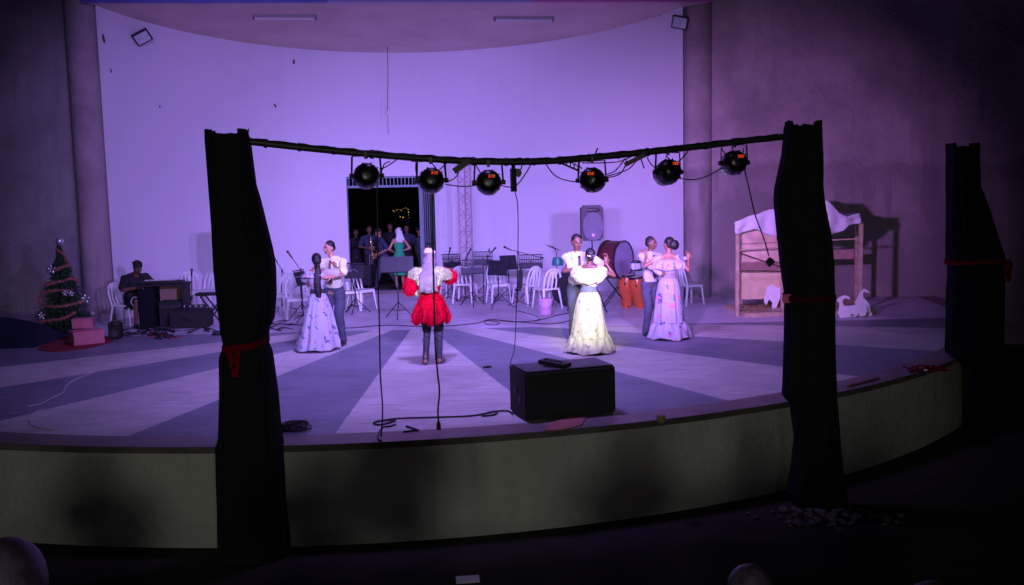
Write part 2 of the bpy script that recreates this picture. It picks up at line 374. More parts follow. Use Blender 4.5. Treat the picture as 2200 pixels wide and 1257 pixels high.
for sc_, th_, rot_ in ((6.0, 0.66, 0.4), (11.0, 0.68, 1.3), (3.0, 0.70, 2.2)):      # scuffs, drag marks and dust
    mq = N.new('ShaderNodeMapping'); mq.inputs['Rotation'].default_value = (0, 0, rot_); mq.inputs['Scale'].default_value = (0.22, 2.2, 1); L.new(geo.outputs['Object'], mq.inputs[0])
    nq = N.new('ShaderNodeTexNoise'); nq.inputs['Scale'].default_value = sc_; nq.inputs['Detail'].default_value = 6; L.new(mq.outputs[0], nq.inputs['Vector'])
    mw_ = N.new('ShaderNodeMapRange'); mw_.inputs[1].default_value = th_-0.06; mw_.inputs[2].default_value = th_+0.04; mw_.inputs[3].default_value = 1.0; mw_.inputs[4].default_value = 0.66; L.new(nq.outputs[0], mw_.inputs[0])
    mm = mth('MULTIPLY', mm, mw_.outputs[0])
mx = N.new('ShaderNodeMixRGB'); mx.blend_type = 'MULTIPLY'; mx.inputs[0].default_value = 1; L.new(col, mx.inputs[1]); L.new(mm, mx.inputs[2])
L.new(mx.outputs[0], b.inputs['Base Color'])
n3 = N.new('ShaderNodeTexNoise'); n3.inputs['Scale'].default_value = 30; n3.inputs['Detail'].default_value = 6; L.new(geo.outputs['Object'], n3.inputs['Vector'])
bp = N.new('ShaderNodeBump'); bp.inputs['Strength'].default_value = 0.25; bp.inputs['Distance'].default_value = 0.01; L.new(n3.outputs[0], bp.inputs['Height']); L.new(bp.outputs[0], b.inputs['Normal'])
M_deck = m

# stage: deck (front arc + back edge) and the curved front wall with its nosing
LW0 = V((-9.02, 19.75, 0)); LWd = V((-0.985, -0.17, 0)).normalized()    # left wall line
RW0 = V((4.95, 21.30, 0)); RWd = V((0.984, -0.18, 0)).normalized()
stage = empty('stage', (0, 0, 0))
tag(stage, 'curved concrete stage with fan-striped floor and pale green front wall', 'stage')
arc = []
for k in range(97):
    a = math.pi + math.pi*k/96
    arc.append(V((EC.x + ER*math.cos(a), EC.y + ER*math.sin(a), 0)))
dm = MB(); n = len(arc)
dm.add(arc + [V((12, 24.9, 0)), V((-15, 24.9, 0))], [tuple(range(n)) + (n, n+1)])
dm.build('deck', M_deck, stage, smooth=False)
fm = MB(); nm = MB()
for k in range(n-1):
    a, c = arc[k], arc[k+1]; ra = (a-EC)/ER; rc = (c-EC)/ER
    f0, f1 = a - ra*0.03, c - rc*0.03
    fm.add([f0 + V((0, 0, -0.07)), f1 + V((0, 0, -0.07)), f1 + V((0, 0, GZ)), f0 + V((0, 0, GZ))], [(0, 1, 2, 3)])
    z = V((0, 0, -0.002)); z2 = V((0, 0, -0.07))
    nm.add([a+z, c+z, c+z2, a+z2, f0+z2, f1+z2], [(0, 1, 2, 3), (3, 2, 5, 4)])
fm.build('front_wall', M_front, stage); nm.build('nosing', mat('worn_concrete_nosing', (0.09, 0.075, 0.075), 0.85, var=0.4, scale=3), stage)
yg = MB(); yg.add([(-14, 24.2, -0.006), (10, 24.2, -0.006), (10, 46, -0.006), (-14, 46, -0.006)], [(0, 1, 2, 3)])
struct(yg.build('yard', M_yard, smooth=False))

# curved back wall with the door opening
def hit(u, v):
    d = ray(u, v); o = V((0, 0, 0)); dx, dy = d.x, d.y
    A = dx*dx+dy*dy; B = -2*(dx*WC.x+dy*WC.y); Cc = WC.x**2+WC.y**2-WR*WR
    tt = (-B + math.sqrt(max(B*B-4*A*Cc, 0)))/(2*A)
    return V((0, 0, H)) + d*tt
def wang(u, v): p = hit(u, v); return math.atan2(p.y-WC.y, p.x-WC.x)
aL = math.atan2(19.73-WC.y, -8.46-WC.x); aR = math.atan2(21.60-WC.y, 4.02-WC.x)
aD0, aD1 = wang(748, 500), wang(936, 500)      # left, right door jamb (angle falls to the right)
DZ = hit(745, 380).z
def cz(y, x=-2.0):    # ceiling slopes down to the back
    d = -(x+8.62)*0.131 + (y-19.55)*0.991; return 6.565 + 0.085*(x+8.62)/13.2 - 0.085*max(d, 0)
CZB = 6.36
wall = MB(); TH = 0.22
angs = [aL + (aD0-aL)*k/20 for k in range(21)] + [aD0 + (aD1-aD0)*k/8 for k in range(1, 9)] + [aD1 + (aR-aD1)*k/24 for k in range(1, 25)]
def wp(a, r, z): return V((WC.x + r*math.cos(a), WC.y + r*math.sin(a), z))
for i in range(len(angs)-1):
    a, c = angs[i], angs[i+1]; door = aD1 - 1e-6 <= c and a <= aD0 + 1e-6
    zt0 = cz(wp(a, WR, 0).y)+0.3; zt1 = cz(wp(c, WR, 0).y)+0.3
    zb = DZ if door else 0
    vs = [wp(a, WR, zb), wp(c, WR, zb), wp(c, WR, zt1), wp(a, WR, zt0), wp(a, WR+TH, zb), wp(c, WR+TH, zb), wp(c, WR+TH, zt1), wp(a, WR+TH, zt0)]
    wall.add(vs, [(0, 1, 2, 3), (4, 5, 6, 7), (0, 1, 5, 4)])
for a in (aD0, aD1):
    wall.add([wp(a, WR, 0), wp(a, WR+TH, 0), wp(a, WR+TH, DZ), wp(a, WR, DZ)], [(0, 1, 2, 3)])
bw = wall.build('back_wall', M_white)
tag(bw, 'tall curved white wall behind the musicians, with a dark gateway through it', 'wall')
# lizard-sized stains / marks of peeled paint on the wall
# ceiling
ce = MB(); na = 40; ring = []
for k in range(na+1):
    a = aL + (aR-aL)*k/na; ring.append(a)
fL, fR = V((-8.62, 19.55, 0)), V((4.55, 21.30, 0))
vs = []; fs = []
for k, a in enumerate(ring):
    p = wp(a, WR+0.02, 0); t_ = k/na; q = fL.lerp(fR, t_)
    for zz in (0, 0.25): vs += [V((q.x, q.y, cz(q.y, q.x)+zz)), V((p.x, p.y, cz(p.y, p.x)+zz))]
for k in range(na):
    i = k*4; j = i+4; fs += [(i, i+1, j+1, j), (i+2, i+3, j+3, j+2)]
ce.add(vs, fs); co = ce.build('ceiling', M_ceil); tag(co, 'stained plaster soffit over the stage with a curved back edge', 'ceiling')
# fascia in three colours
fas = empty('roof_fascia', fL); tag(fas, 'roof edge above the stage in blue, lilac and pink lengths', 'roof edge')
fcol = [mat('fascia_blue', (0.10, 0.10, 0.42), 0.6), mat('fascia_lilac', (0.34, 0.26, 0.52), 0.6), mat('fascia_pink', (0.52, 0.12, 0.34), 0.6)]
cuts = [0.0, 0.37, 0.70, 1.0]
for k in range(3):
    a = fL.lerp(fR, cuts[k]); c = fL.lerp(fR, cuts[k+1]); fd = (fR-fL).normalized(); nn = V((fd.y, -fd.x, 0))
    mbx = MB()
    z0a, z0c = cz(a.y, a.x)+0.02, cz(c.y, c.x)+0.02
    vs = []
    for off in (0.0, 0.2):
        for p, z in ((a, z0a), (c, z0c)): vs += [p+nn*off+V((0, 0, z-0.03)), p+nn*off+V((0, 0, z+1.2))]
    vs = [q - fL for q in vs]
    mbx.add(vs, [(0, 2, 3, 1), (4, 6, 7, 5), (0, 2, 6, 4), (0, 1, 5, 4), (2, 3, 7, 6)])
    mbx.build('fascia_length', fcol[k], fas, smooth=False)
# columns
def column(c, r, label, m):
    mb = MB(); mb.lathe([(r, -0.0), (r, 3.3), (r*0.995, 6.6), (r, 9.5)], (0, 0, 0), 40)
    o = mb.build('round_column', m); o.location = c; tag(o, label, 'column', 'columns at the ends of the curved wall'); return o
colL = px(213, 690); colR = px(1501, 640)
column(colL + V((-0.05, 0.30, 0)), 0.35, 'round grey concrete column behind the decorated Christmas tree', stained('column_render', (0.45, 0.36, 0.38), (0.20, 0.17, 0.19), 0.8, 0.8, 0.4))
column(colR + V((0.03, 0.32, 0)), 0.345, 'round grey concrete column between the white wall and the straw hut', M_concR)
# side walls
def sidewall(p, d, ln, label, m, name='side_wall', h=9.5):
    q = p + d*ln; nn = V((-d.y, d.x, 0));
    if nn.y < 0: nn = -nn
    mb = MB(); mb.add([V((0, 0, GZ)), q-p+V((0, 0, GZ)), q-p+V((0, 0, h)), V((0, 0, h)), nn*0.3+V((0, 0, GZ)), nn*0.3+q-p+V((0, 0, GZ)), nn*0.3+q-p+V((0, 0, h)), nn*0.3+V((0, 0, h))],
           [(0, 1, 2, 3), (4, 5, 6, 7), (0, 3, 7, 4), (1, 2, 6, 5), (2, 3, 7, 6)])
    o = mb.build(name, m, smooth=False); o.location = p; tag(o, label, 'wall'); return o
sidewall(V((-9.18, 19.95, 0)), LWd, 22, 'rough grey rendered wall left of the Christmas tree column', M_conc, 'concrete_wall')
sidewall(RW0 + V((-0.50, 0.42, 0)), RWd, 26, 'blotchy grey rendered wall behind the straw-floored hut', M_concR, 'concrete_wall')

# fixtures on the ceiling and wall
def ceil_at(u, v):
    d = ray(u, v); o = V((0, 0, H)); y = 21.0
    for _ in range(12): p = o + d*(y/d.y); y = ((cz(y, d.x*y/d.y) - H)/d.z)*d.y if d.z > 0 else y
    return o + d*(y/d.y)
for (u0, u1, v, lab) in ((542, 681, 33, 'long fluorescent tube fitting on the soffit, left one above the gateway'), (1060, 1190, 37, 'long fluorescent tube fitting on the soffit, right one above the speaker side')):
    p, q = ceil_at(u0, v), ceil_at(u1, v); c = (p+q)/2
    tf = empty('tube_light', c, math.atan2(q.y-p.y, q.x-p.x)); L_ = (q-p).length
    mb = MB(); mb.box((0, 0, -0.02), (L_, 0.16, 0.06), bev=0.008); mb.build('housing', mat('tube_housing', (0.3, 0.27, 0.3), 0.6), tf)
    mb = MB(); mb.tube([(-L_/2+0.05, -0.03, -0.075), (L_/2-0.05, -0.03, -0.075)], 0.02, 10); mb.build('tube', M_tube, tf)
    for s_ in (-1, 1): mb = MB(); mb.box((s_*(L_/2-0.03), -0.03, -0.07), (0.03, 0.05, 0.06)); mb.build('end_socket', M_black, tf)
    tag(tf, lab, 'light fitting', 'tube lights on the soffit')
def floodlight(p, face, lab, w_=0.32, roll=0.0):
    root = empty('floodlight', p); root.rotation_euler = V(face).to_track_quat('Y', 'Z').to_euler()
    rm = Matrix.Rotation(roll, 3, 'Y')
    mb = MB(); mb.box((0, 0, 0), (w_, 0.07, w_*0.8), rm, 0.01); mb.build('housing', M_black, root)
    mb = MB(); mb.box((0, 0.037, 0), (w_*0.82, 0.006, w_*0.62), rm); mb.build('lens', M_glass, root)
    mb = MB(); mb.tube([(-w_/2-0.01, 0, 0), (-w_/2-0.01, -0.12, 0), (w_/2+0.01, -0.12, 0), (w_/2+0.01, 0, 0)], 0.012, 6); mb.tube([(0, -0.12, 0), (0, -0.3, 0)], 0.02, 8); mb.build('bracket', M_black, root)
    tag(root, lab, 'floodlight', 'unlit floodlights under the roof'); return root
pL = hit(320, 86); floodlight(pL + V((0.0, -0.38, 0)), (0.35, -0.6, -0.45), 'small square floodlight on the upper left of the white wall', 0.36, 0.6)
pR = pd(1461, 48, colR.y - 0.45); floodlight(pR, (-0.35, -0.8, -0.35), 'square black floodlight at the top of the right column', 0.36, -0.25)
# bare bulb on its cord
p0 = ceil_at(832, 100); pb = pd(833, 245, p0.y)
hb = empty('hanging_bulb', p0); mb = MB(); mb.tube([(0, 0, 0), (0.0, 0, -0.5), pb-p0+V((0, 0, 0.08))], 0.007, 6); mb.build('cord', M_cable, hb)
mb = MB(); mb.ell(pb-p0, 0.045); mb.tube([pb-p0+V((0, 0, 0.1)), pb-p0+V((0, 0, 0.03))], 0.022, 8); mb.build('bulb', M_tube, hb)
mb = MB(); mb.tube([pb-p0, pb-p0+V((-0.01, 0, -0.25)), pb-p0+V((0, 0, -0.5))], 0.005, 5); mb.build('pull_string', M_cable, hb)
tag(hb, 'bare bulb on a thin cord hanging in front of the white wall', 'light bulb')
# small geckos / peeled specks high on the wall: they are counted specks, built as thin flakes of one paint flake set
specks = [(222, 83, 10), (238, 152, 5), (631, 133, 7), (591, 227, 6), (343, 229, 4), (1418, 28, 8), (1398, 42, 5), (1340, 55, 4), (241, 370, 5), (224, 86, 9)]
for i, (u, v, s_) in enumerate(specks[:6]):
    p = hit(u, v) ; rad = V((p.x-WC.x, p.y-WC.y, 0)).normalized(); p = V((WC.x, WC.y, p.z)) + rad*(WR-0.008)
    mb = MB(); mb.ell((0, 0, 0), (s_*0.004, 0.007, s_*0.010), Matrix.Rotation(random.uniform(-0.6, 0.6), 3, 'Y'), 2)
    o = mb.build('moth', M_bark); o.location = p; o.rotation_euler = (0, 0, math.atan2(rad.y, rad.x)-math.pi/2)
    tag(o, ['large dark moth high at the left end of the white wall', 'small dark moth below the left floodlight edge', 'dark moth under the curved ceiling, left of the bulb cord', 'dark moth midway up the wall left of the bulb', 'tiny moth on the wall above the left black post', 'dark moth near the right floodlight'][i], 'moth', 'moths resting on the white wall')

# ------------------------------------------------------------------ gateway: fixed grille, open leaf, lights outside
def wallpt(a, z, r=WR+0.12): return wp(a, r, z)
gate = empty('metal_gate', wallpt(aD0, 0)); g0 = gate.location.copy()
A0, A1 = wallpt(aD0, 0) - g0, wallpt(aD1, 0) - g0
zt = DZ; zb_ = hit(745, 402).z
mb = MB(); mb.bar(A0+V((0, 0, zb_)), A1+V((0, 0, zb_)), 0.06); mb.bar(A0+V((0, 0, zt-0.03)), A1+V((0, 0, zt-0.03)), 0.04)
mb.bar(A0+V((0.03, 0, 0)), A0+V((0.03, 0, zt)), 0.05); mb.bar(A1.lerp(A0, 0.16)+V((0, 0, 0)), A1.lerp(A0, 0.16)+V((0, 0, zb_)), 0.09); mb.build('gate_frame', M_gatepaint, gate)
mb = MB()
for k in range(1, 24): q = A0.lerp(A1, k/24); mb.bar(q+V((0, 0, zb_+0.03)), q+V((0, 0, zt-0.05)), 0.022)
mb.build('top_grille', M_gatepaint, gate)
lf = MB(); h0 = A1.lerp(A0, 0.14); h1 = A1.lerp(A0, 0.02) + V((0.0, 1.3, 0))
for k in range(8): q = h0.lerp(h1, k/7); lf.bar(q+V((0, 0, 0.05)), q+V((0, 0, zb_-0.05)), 0.045 if k in (0, 7) else 0.028)
for z in (0.08, 1.2, zb_-0.08): lf.bar(h0+V((0, 0, z)), h1+V((0, 0, z)), 0.045)
lf.build('open_leaf', M_rail, gate)
tag(gate, 'blue-grey barred metal gate standing open in the dark doorway', 'gate')
mb = MB(); sx, ex_ = px(800, 629), px(908, 631)
mb.box((0, 0, 0.006), ((ex_-sx).length+0.5, 0.10, 0.01), bev=0.002)
o = mb.build('door_threshold', mat('rusty_threshold', (0.34, 0.12, 0.07), 0.7)); o.location = (sx+ex_)/2 - V((0.3, 0, 0)); tag(o, 'rusty red strip across the floor at the gateway', 'threshold')
# festoon lights far out in the yard
fs_ = empty('festoon_lights', pd(865, 455, 40)); f0 = fs_.location.copy()
mw = MB(); ml = MB(); pts = [(848, 455), (852, 451), (857, 450), (862, 452), (867, 448), (872, 447), (877, 450), (878, 456), (878, 462), (879, 468), (860, 466), (866, 467), (845, 453)]
P = [pd(u, v, 40)-f0 for u, v in pts]
mw.tube(P[:10], 0.012, 5); mw.build('cord', M_cable, fs_)
Mb_ = mat('lit_yellow_bulb', (0.3, 0.2, 0.05), 0.5, emit=(1.0, 0.62, 0.15), es=0.55)
for i, q in enumerate(P): ml = MB(); ml.ell(q, random.uniform(0.015, 0.032), None, 1); ml.build('bulb', Mb_, fs_)
mw = MB(); mw.bar(P[0]-V((0, 0, 0.1)), P[0]-V((0, 0, 3.6)), 0.08); mw.bar(P[9]-V((0, 0, 0.0)), P[9]-V((0, 0, 3.4)), 0.08); mw.build('support_pole', M_dark, fs_)
tag(fs_, 'string of tiny yellow lights in the dark beyond the gateway', 'string lights')

# ------------------------------------------------------------------ draped posts
def drape_post(y, prof, lab, m, mrib, vrib=None, ub=None, depth=0.24, seed=0, tilt=0.0, lit_tip=False, split=None):
    """prof: (v, u_left, u_right) silhouette; cloth gathered round a square timber post"""
    rows = []; nseg = 72; random.seed(seed)
    v0, v1 = prof[0][0], prof[-1][0]; nr = 90
    base = pd((prof[-1][1]+prof[-1][2])/2, v1, y); root = empty('draped_post', (base.x, y, GZ)); o0 = root.location.copy()
    vs = []; fs = []
    ph = [random.uniform(0, 6.28) for _ in range(8)]
    for i in range(nr+1):
        v = v0 + (v1-v0)*i/nr
        ul, ur = lerp_tab(prof, v)
        a, c = pd(ul, v, y), pd(ur, v, y); cx = (a+c)/2; hw = (c.x-a.x)/2
        if i == nr: cx = V((cx.x, cx.y, GZ-0.02))
        dd = depth*(0.7+0.3*hw/0.25)
        tt = i/nr
        for k in range(nseg):
            th = 2*math.pi*k/nseg; cs, sn = math.cos(th), math.sin(th)
            e = 0.62
            X = math.copysign(abs(cs)**e, cs); Y = math.copysign(abs(sn)**e, sn)
            fold = 0.020*math.sin(7*th+ph[0]+2.2*tt) + 0.013*math.sin(12*th+ph[1]-5*tt) + 0.008*math.sin(19*th+ph[2]+9*tt)
            nzv = noise.noise(V((cs*1.5+seed, sn*1.5, tt*9)))*0.022
            k_ = 1 + (fold+nzv)/0.2*(0.35 if abs(cs) > 0.92 else 0.8)
            vs.append(cx + V((X*hw*min(k_, 1.04), Y*dd*k_, 0)) - o0)
        if i:
            for k in range(nseg):
                k2 = (k+1) % nseg; fs.append(((i-1)*nseg+k, (i-1)*nseg+k2, i*nseg+k2, i*nseg+k))
    # ragged upper hem + inner timber
    for k in range(nseg):
        vs[k] = vs[k] + V((0, 0, 0.018*noise.noise(V((k*0.35, seed, 0))) + (0.03 if math.cos(2*math.pi*k/nseg)**2 > 0.7 else -0.02)))
    mb = MB(); mb.add(vs, fs); ob = mb.build('drape', m, root); solid(ob, 0.008, -1)
    a, c = pd(prof[0][1], v0, y), pd(prof[0][2], v0, y); cc = (a+c)/2 - o0
    mb = MB(); mb.bar(V((cc.x*0.3, 0, 0.0)), cc + V((0, 0, -0.06)), min(0.2, (c.x-a.x)*0.55)); mb.build('timber_post', M_black, root)
    if vrib:
        ul, ur = lerp_tab(prof, vrib); a, c = pd(ul, vrib, y), pd(ur, vrib, y); cx = (a+c)/2-o0; hw = (c.x-a.x)/2+0.012; dd = depth*(0.7+0.3*hw/0.25)+0.045
        pts = []
        for k in range(49):
            th = 2*math.pi*k/48; cs, sn = math.cos(th), math.sin(th)
            pts.append(cx + V((math.copysign(abs(cs)**0.6, cs)*hw, math.copysign(abs(sn)**0.6, sn)*dd, tilt*cs)))
        wd = 0.032; vv = []; ff = []
        for q in pts: vv += [q+V((0, 0, wd)), q-V((0, 0, wd))]
        for k in range(48): ff.append((2*k, 2*k+1, 2*k+3, 2*k+2))
        mr_ = MB(); mr_.add(vv, ff)
        rb = mr_.build('ribbon', mrib, root); solid(rb, 0.006)
        # knot / tails
        mk = MB()
        kx = cx + V(((-hw*0.25) if ub is None else (pd(ub, vrib, y)-o0).x - cx.x, -dd-0.01, -0.01))
        if lit_tip:
            kx = cx + V((-hw-0.05, 0.0, 0.0)); mk.box(kx+V((0.06, -0.1, 0.0)), (0.16, 0.03, 0.09), Matrix.Rotation(0.3, 3, 'Z'), 0.01)
        else:
            mk.ell(kx, (0.05, 0.03, 0.045)); mk.box(kx+V((0.02, 0.0, -0.14)), (0.07, 0.012, 0.26), Matrix.Rotation(0.12, 3, 'Y'), 0.003); mk.box(kx+V((-0.03, 0.0, -0.10)), (0.05, 0.012, 0.18), Matrix.Rotation(-0.2, 3, 'Y'), 0.003)
        kb = mk.build('ribbon_knot', mat('lit_ribbon_end', (0.95, 0.22, 0.42), 0.4) if lit_tip else mrib, root)  # tip coloured bright pink to imitate stage light bouncing onto the ribbon
    tag(root, lab, 'post', 'cloth-draped posts round the stage'); return root
YL, YR, YT = 9.15, 10.05, 13.25
drape_post(YL, [(285, 449, 527), (300, 449, 534), (400, 457, 547), (480, 463, 566), (540, 466, 581), (580, 468, 587), (640, 474, 588), (690, 480, 584), (705, 481, 574), (738, 488, 570), (762, 478, 580), (850, 478, 593), (940, 476, 600), (955, 470, 604), (1040, 473, 609), (1100, 475, 613), (1200, 477, 622), (1215, 474, 626)],
           'thick black draped post at the left, tied with a dull red ribbon', M_cloth, M_ribbon, 738, 520, 0.25, 3, 0.03)
drape_post(YR, [(266, 1690, 1760), (330, 1684, 1762), (400, 1669, 1762), (430, 1667, 1765), (500, 1674, 1778), (560, 1680, 1784), (640, 1690, 1786), (700, 1689, 1786), (780, 1686, 1788), (850, 1683, 1790), (866, 1700, 1792), (950, 1712, 1798), (1020, 1706, 1806), (1060, 1698, 1812), (1090, 1712, 1818), (1112, 1740, 1822)],
           'black draped post right of centre with a ribbon end coloured pink as if stage-lit', M_cloth, mat('dark_red_ribbon', (0.05, 0.001, 0.004), 0.9, spec=0.05), 638, None, 0.22, 5, 0.0, True)
drape_post(YT, [(312, 2041, 2097), (400, 2041, 2099), (450, 2042, 2116), (530, 2041, 2140), (545, 2041, 2146), (600, 2042, 2147), (700, 2040, 2146), (760, 2038, 2146), (768, 2052, 2146), (790, 2076, 2146), (900, 2078, 2146), (985, 2074, 2150)],
           'dark navy draped post at the far right end of the stage', M_navycloth, M_ribbon, 560, 2140, 0.24, 9, 0.02)

# ------------------------------------------------------------------ lighting pipe and PAR cans
def pipe_y(u): return YL + 0.05 + (YR - YL - 0.0)*(u-535)/(1690-535)
pp = [(515, 301), (535, 304), (640, 316), (760, 328), (900, 340), (1000, 346), (1110, 348), (1200, 345), (1300, 336), (1400, 326), (1500, 315), (1600, 303), (1700, 292)]
pipe = empty('lighting_pipe', pd(1110, 348, pipe_y(1110))); o0 = pipe.location.copy()
PP = spline([pd(u, v, pipe_y(u)) for u, v in pp], 8)
def pipe_at(u):
    best = min(range(len(PP)), key=lambda i: abs(1100+FPX*PP[i].x/PP[i].y - (u)))
    return PP[best].copy()
mb = MB(); mb.tube([p-o0 for p in PP], 0.034, 12); mb.build('pipe', M_pipe, pipe)
for i in range(6, len(PP)-6, 5):   # tape wraps / ties
    a, c = PP[i]-o0, PP[i+1]-o0; mb = MB(); mb.tube([a, a.lerp(c, 0.5)], 0.041+0.006*((i*7) % 3)/2, 10); mb.build('tape_wrap', M_cable, pipe)
# cable running along the pipe, slack loops
mc = MB(); loops = []
pts = [p-o0+V((0, -0.015, 0.030+0.004*math.sin(i*1.9)+0.010*noise.noise(V((i*0.7, 0, 0))))) for i, p in enumerate(PP[3:-3])]
mc.tube(pts, 0.009, 6)
mc.build('taped_cable', M_cable, pipe)
tag(pipe, 'sagging black pipe carrying the stage lamps between two draped posts', 'pipe')

M_body = mat('par_can_black', (0.010, 0.009, 0.012), 0.3, bump=0.1, spec=0.6)
M_bezel = mat('par_can_bezel', (0.45, 0.42, 0.5), 0.25, metal=0.9)
M_disp = mat('red_led_display', (0.05, 0, 0), 0.4, emit=(1.0, 0.09, 0.02), es=1.0)
M_lens = mat('violet_led_lens', (0.1, 0.1, 0.2), 0.3, emit=(0.5, 0.35, 1.0), es=6.0)
VIO = (0.41, 0.262, 1.0); PNK = (0.60, 0.25, 1.0)
def par_can(u, v, aim, lab, digits=True, energy=1500, color=VIO, size=R(62), blend=0.9):
    p = pd(u, v, pipe_y(u)); top = pipe_at(u)
    root = empty('par_can', p)
    d = (V(aim)-p).normalized(); q = d.to_track_quat('Y', 'Z').to_matrix()      # local +Y = beam
    mb = MB(); My = Matrix.Rotation(-math.pi/2, 4, 'X')     # lathe axis -> +Y
    prof = [(0.02, -0.145), (0.055, -0.142), (0.085, -0.128), (0.108, -0.10), (0.122, -0.06), (0.130, -0.01), (0.132, 0.03), (0.126, 0.06), (0.105, 0.085), (0.02, 0.088)]
    M4 = q.to_4x4() @ My
    mb.lathe(prof, seg=36, M=M4)
    for k in range(10):   # cooling fins
        a = 2*math.pi*k/10; c = q @ V((0.124*math.cos(a), -0.02, 0.124*math.sin(a))); mb.box(c, (0.02, 0.10, 0.012), q @ Matrix.Rotation(-a, 3, 'Y'))
    mb.build('body', M_body, root)
    mb = MB(); mb.lathe([(0.118, 0.075), (0.118, 0.12), (0.108, 0.125), (0.104, 0.10), (0.104, 0.075)], seg=36, M=M4, cap=False); mb.build('bezel', M_bezel, root)
    mb = MB(); mb.lathe([(0.10, 0.092), (0.10, 0.10)], seg=28, M=M4); mb.build('lens', M_lens, root)
    th = top - p
    mb = MB(); sx_ = 0.150
    ax = q @ V((1, 0, 0)); ax = V((ax.x, ax.y, 0)).normalized()
    zt_ = max(th.z-0.03, 0.06)
    for s_ in (-1, 1):
        mb.bar(ax*sx_*s_ + V((0, 0, -0.01)), ax*sx_*s_*0.92 + V((0, th.y, zt_)), 0.022, 0.008); mb.tube([ax*(sx_-0.02)*s_, ax*(sx_+0.022)*s_], 0.026, 10)
    mb.bar(ax*sx_*-0.92 + V((0, th.y, zt_)), ax*sx_*0.92 + V((0, th.y, zt_)), 0.022, 0.008); mb.build('yoke', M_metal, root)
    mb = MB(); mb.box(V((th.x*0+0, th.y, zt_+0.01)), (0.03, 0.06, 0.07)); mb.build('clamp', M_black, root)
    if digits:
        mb = MB(); bc = q @ V((0.022, -0.142, 0.052)); rr_ = q
        for k in range(3):
            for dx_, dz_, w_, h_ in ((0, 0.012, 0.012, 0.004), (0, 0, 0.012, 0.004), (0.006, 0.006, 0.004, 0.010), (-0.006, -0.006, 0.004, 0.010), (0, -0.012, 0.012, 0.004)):
                if (k + int(u)) % 3 == 1 and dz_ == 0: continue
                mb.box(bc + q @ V(((k-1)*0.023+dx_, 0, dz_)), (w_, 0.006, h_), rr_)
        mb.build('digit_display', M_disp, root)
        mb = MB(); mb.box(q @ V((0.022, -0.131, 0.050)), (0.085, 0.012, 0.045), q, 0.003); mb.build('display_panel', M_black, root)
    tag(root, lab, 'stage light', 'stage lamps hung from the pipe')
    L_ = lamp('par_light', 'SPOT', p + d*0.16, p + d*3, energy, color, spot_size=size, spot_blend=blend, shadow_soft_size=0.13)
    L_.parent = root; L_.matrix_parent_inverse = Matrix.Translation(-p)
    return root
E0 = 1700
par_can(788, 378, (-4.8, 21.5, 1.6), 'stage lamp without a lit display, leftmost on the pipe', False, E0*1.05, (0.42, 0.27, 1.0), R(66), 1.0)
par_can(927, 388, (-2.6, 20.5, 0.8), 'stage lamp in front of the top right corner of the gateway', True, E0*0.9)
par_can(1050, 392, (-1.2, 22.5, 1.7), 'stage lamp beside the left end of the wide cable loop, third along', True, E0*1.1, VIO, R(54))
par_can(1272, 387, (5.0, 21.2, 1.5), 'stage lamp above the loudspeaker on its stand', True, E0*2.1, PNK, R(52), 1.0)
par_can(1435, 370, (-0.9, 17.2, 0.6), 'tilted stage lamp just left of the right column', True, E0*0.8, VIO, R(50))
par_can(1577, 350, (0.5, 23.5, 1.6), 'rightmost stage lamp, a cable dangling below it', True, E0*2.0, VIO, R(58), 1.0)
# narrow warm spots added by the cans to overexpose soloist and cream-clad dancers
def key(u, v, aim, e, size, col=(1.0, 0.96, 0.48)):
    p = pd(u, v, pipe_y(u)) + V((0, 0.2, -0.1)); return lamp('added_warm_key', 'SPOT', p, aim, e, col, spot_size=size, spot_blend=0.8, shadow_soft_size=0.05)
key(1050, 392, (-1.20, 13.4, 1.12), 600, R(9.5))
key(1272, 387, (1.19, 14.3, 0.70), 1400, R(17))
key(788, 378, (-2.80, 15.9, 1.35), 560, R(6.0))
# adapters, plug strips and slack cables at the pipe
def thing_mesh(name, mb, m, lab, cat, group=None):
    c = sum(mb.v, V((0, 0, 0)))/len(mb.v); mb.v = [q-c for q in mb.v]; o = mb.build(name, m); o.location = c; return tag(o, lab, cat, group)
def pl(u, v, dy=0.0): return pd(u, v, pipe_y(u)+dy)
mb = MB(); mb.bar(pl(975, 368, -0.03), pl(1008, 345, -0.03), 0.05, 0.06); thing_mesh('plug_strip', mb, mat('brown_black_plastic', (0.035, 0.03, 0.03), 0.5), 'short dark plug strip tilted up to the pipe between two lamps', 'plug strip', 'plug strips on the pipe')
mb = MB(); mb.bar(pl(1343, 354, -0.03), pl(1385, 333, -0.03), 0.04, 0.045); thing_mesh('plug_strip', mb, mat('grey_brown_plastic', (0.13, 0.09, 0.11), 0.5), 'grey plug strip lying under the pipe left of the tilted lamp', 'plug strip', 'plug strips on the pipe')
mb = MB(); mb.bar(pl(1104, 412, -0.02), pl(1102, 362, -0.02), 0.055, 0.05); mb.box(pl(1112, 372, -0.02), (0.08, 0.05, 0.07), Matrix.Rotation(0.5, 3, 'Y'), 0.01); mb.box(pl(1108, 366, -0.02), (0.10, 0.04, 0.035), None, 0.008); mb.tube([pl(1103, 362), pl(1103, 350)], 0.02, 8)
thing_mesh('power_adapter', mb, M_black, 'black adapter and plug dangling vertically from the middle of the pipe', 'power adapter')
mb = MB(); mb.bar(pl(1198, 347, -0.02), pl(1245, 368, -0.02), 0.018)
for k in range(6):
    q = pl(1200+k*8, 348+k*3.6, -0.02); mb.tube([q, q+V((0.02, 0, 0.05)), q+V((0.05, 0, 0.015))], 0.008, 5)
thing_mesh('clamp_bracket', mb, M_metal, 'black ratchet bracket hanging below the pipe left of the fourth lamp', 'bracket')
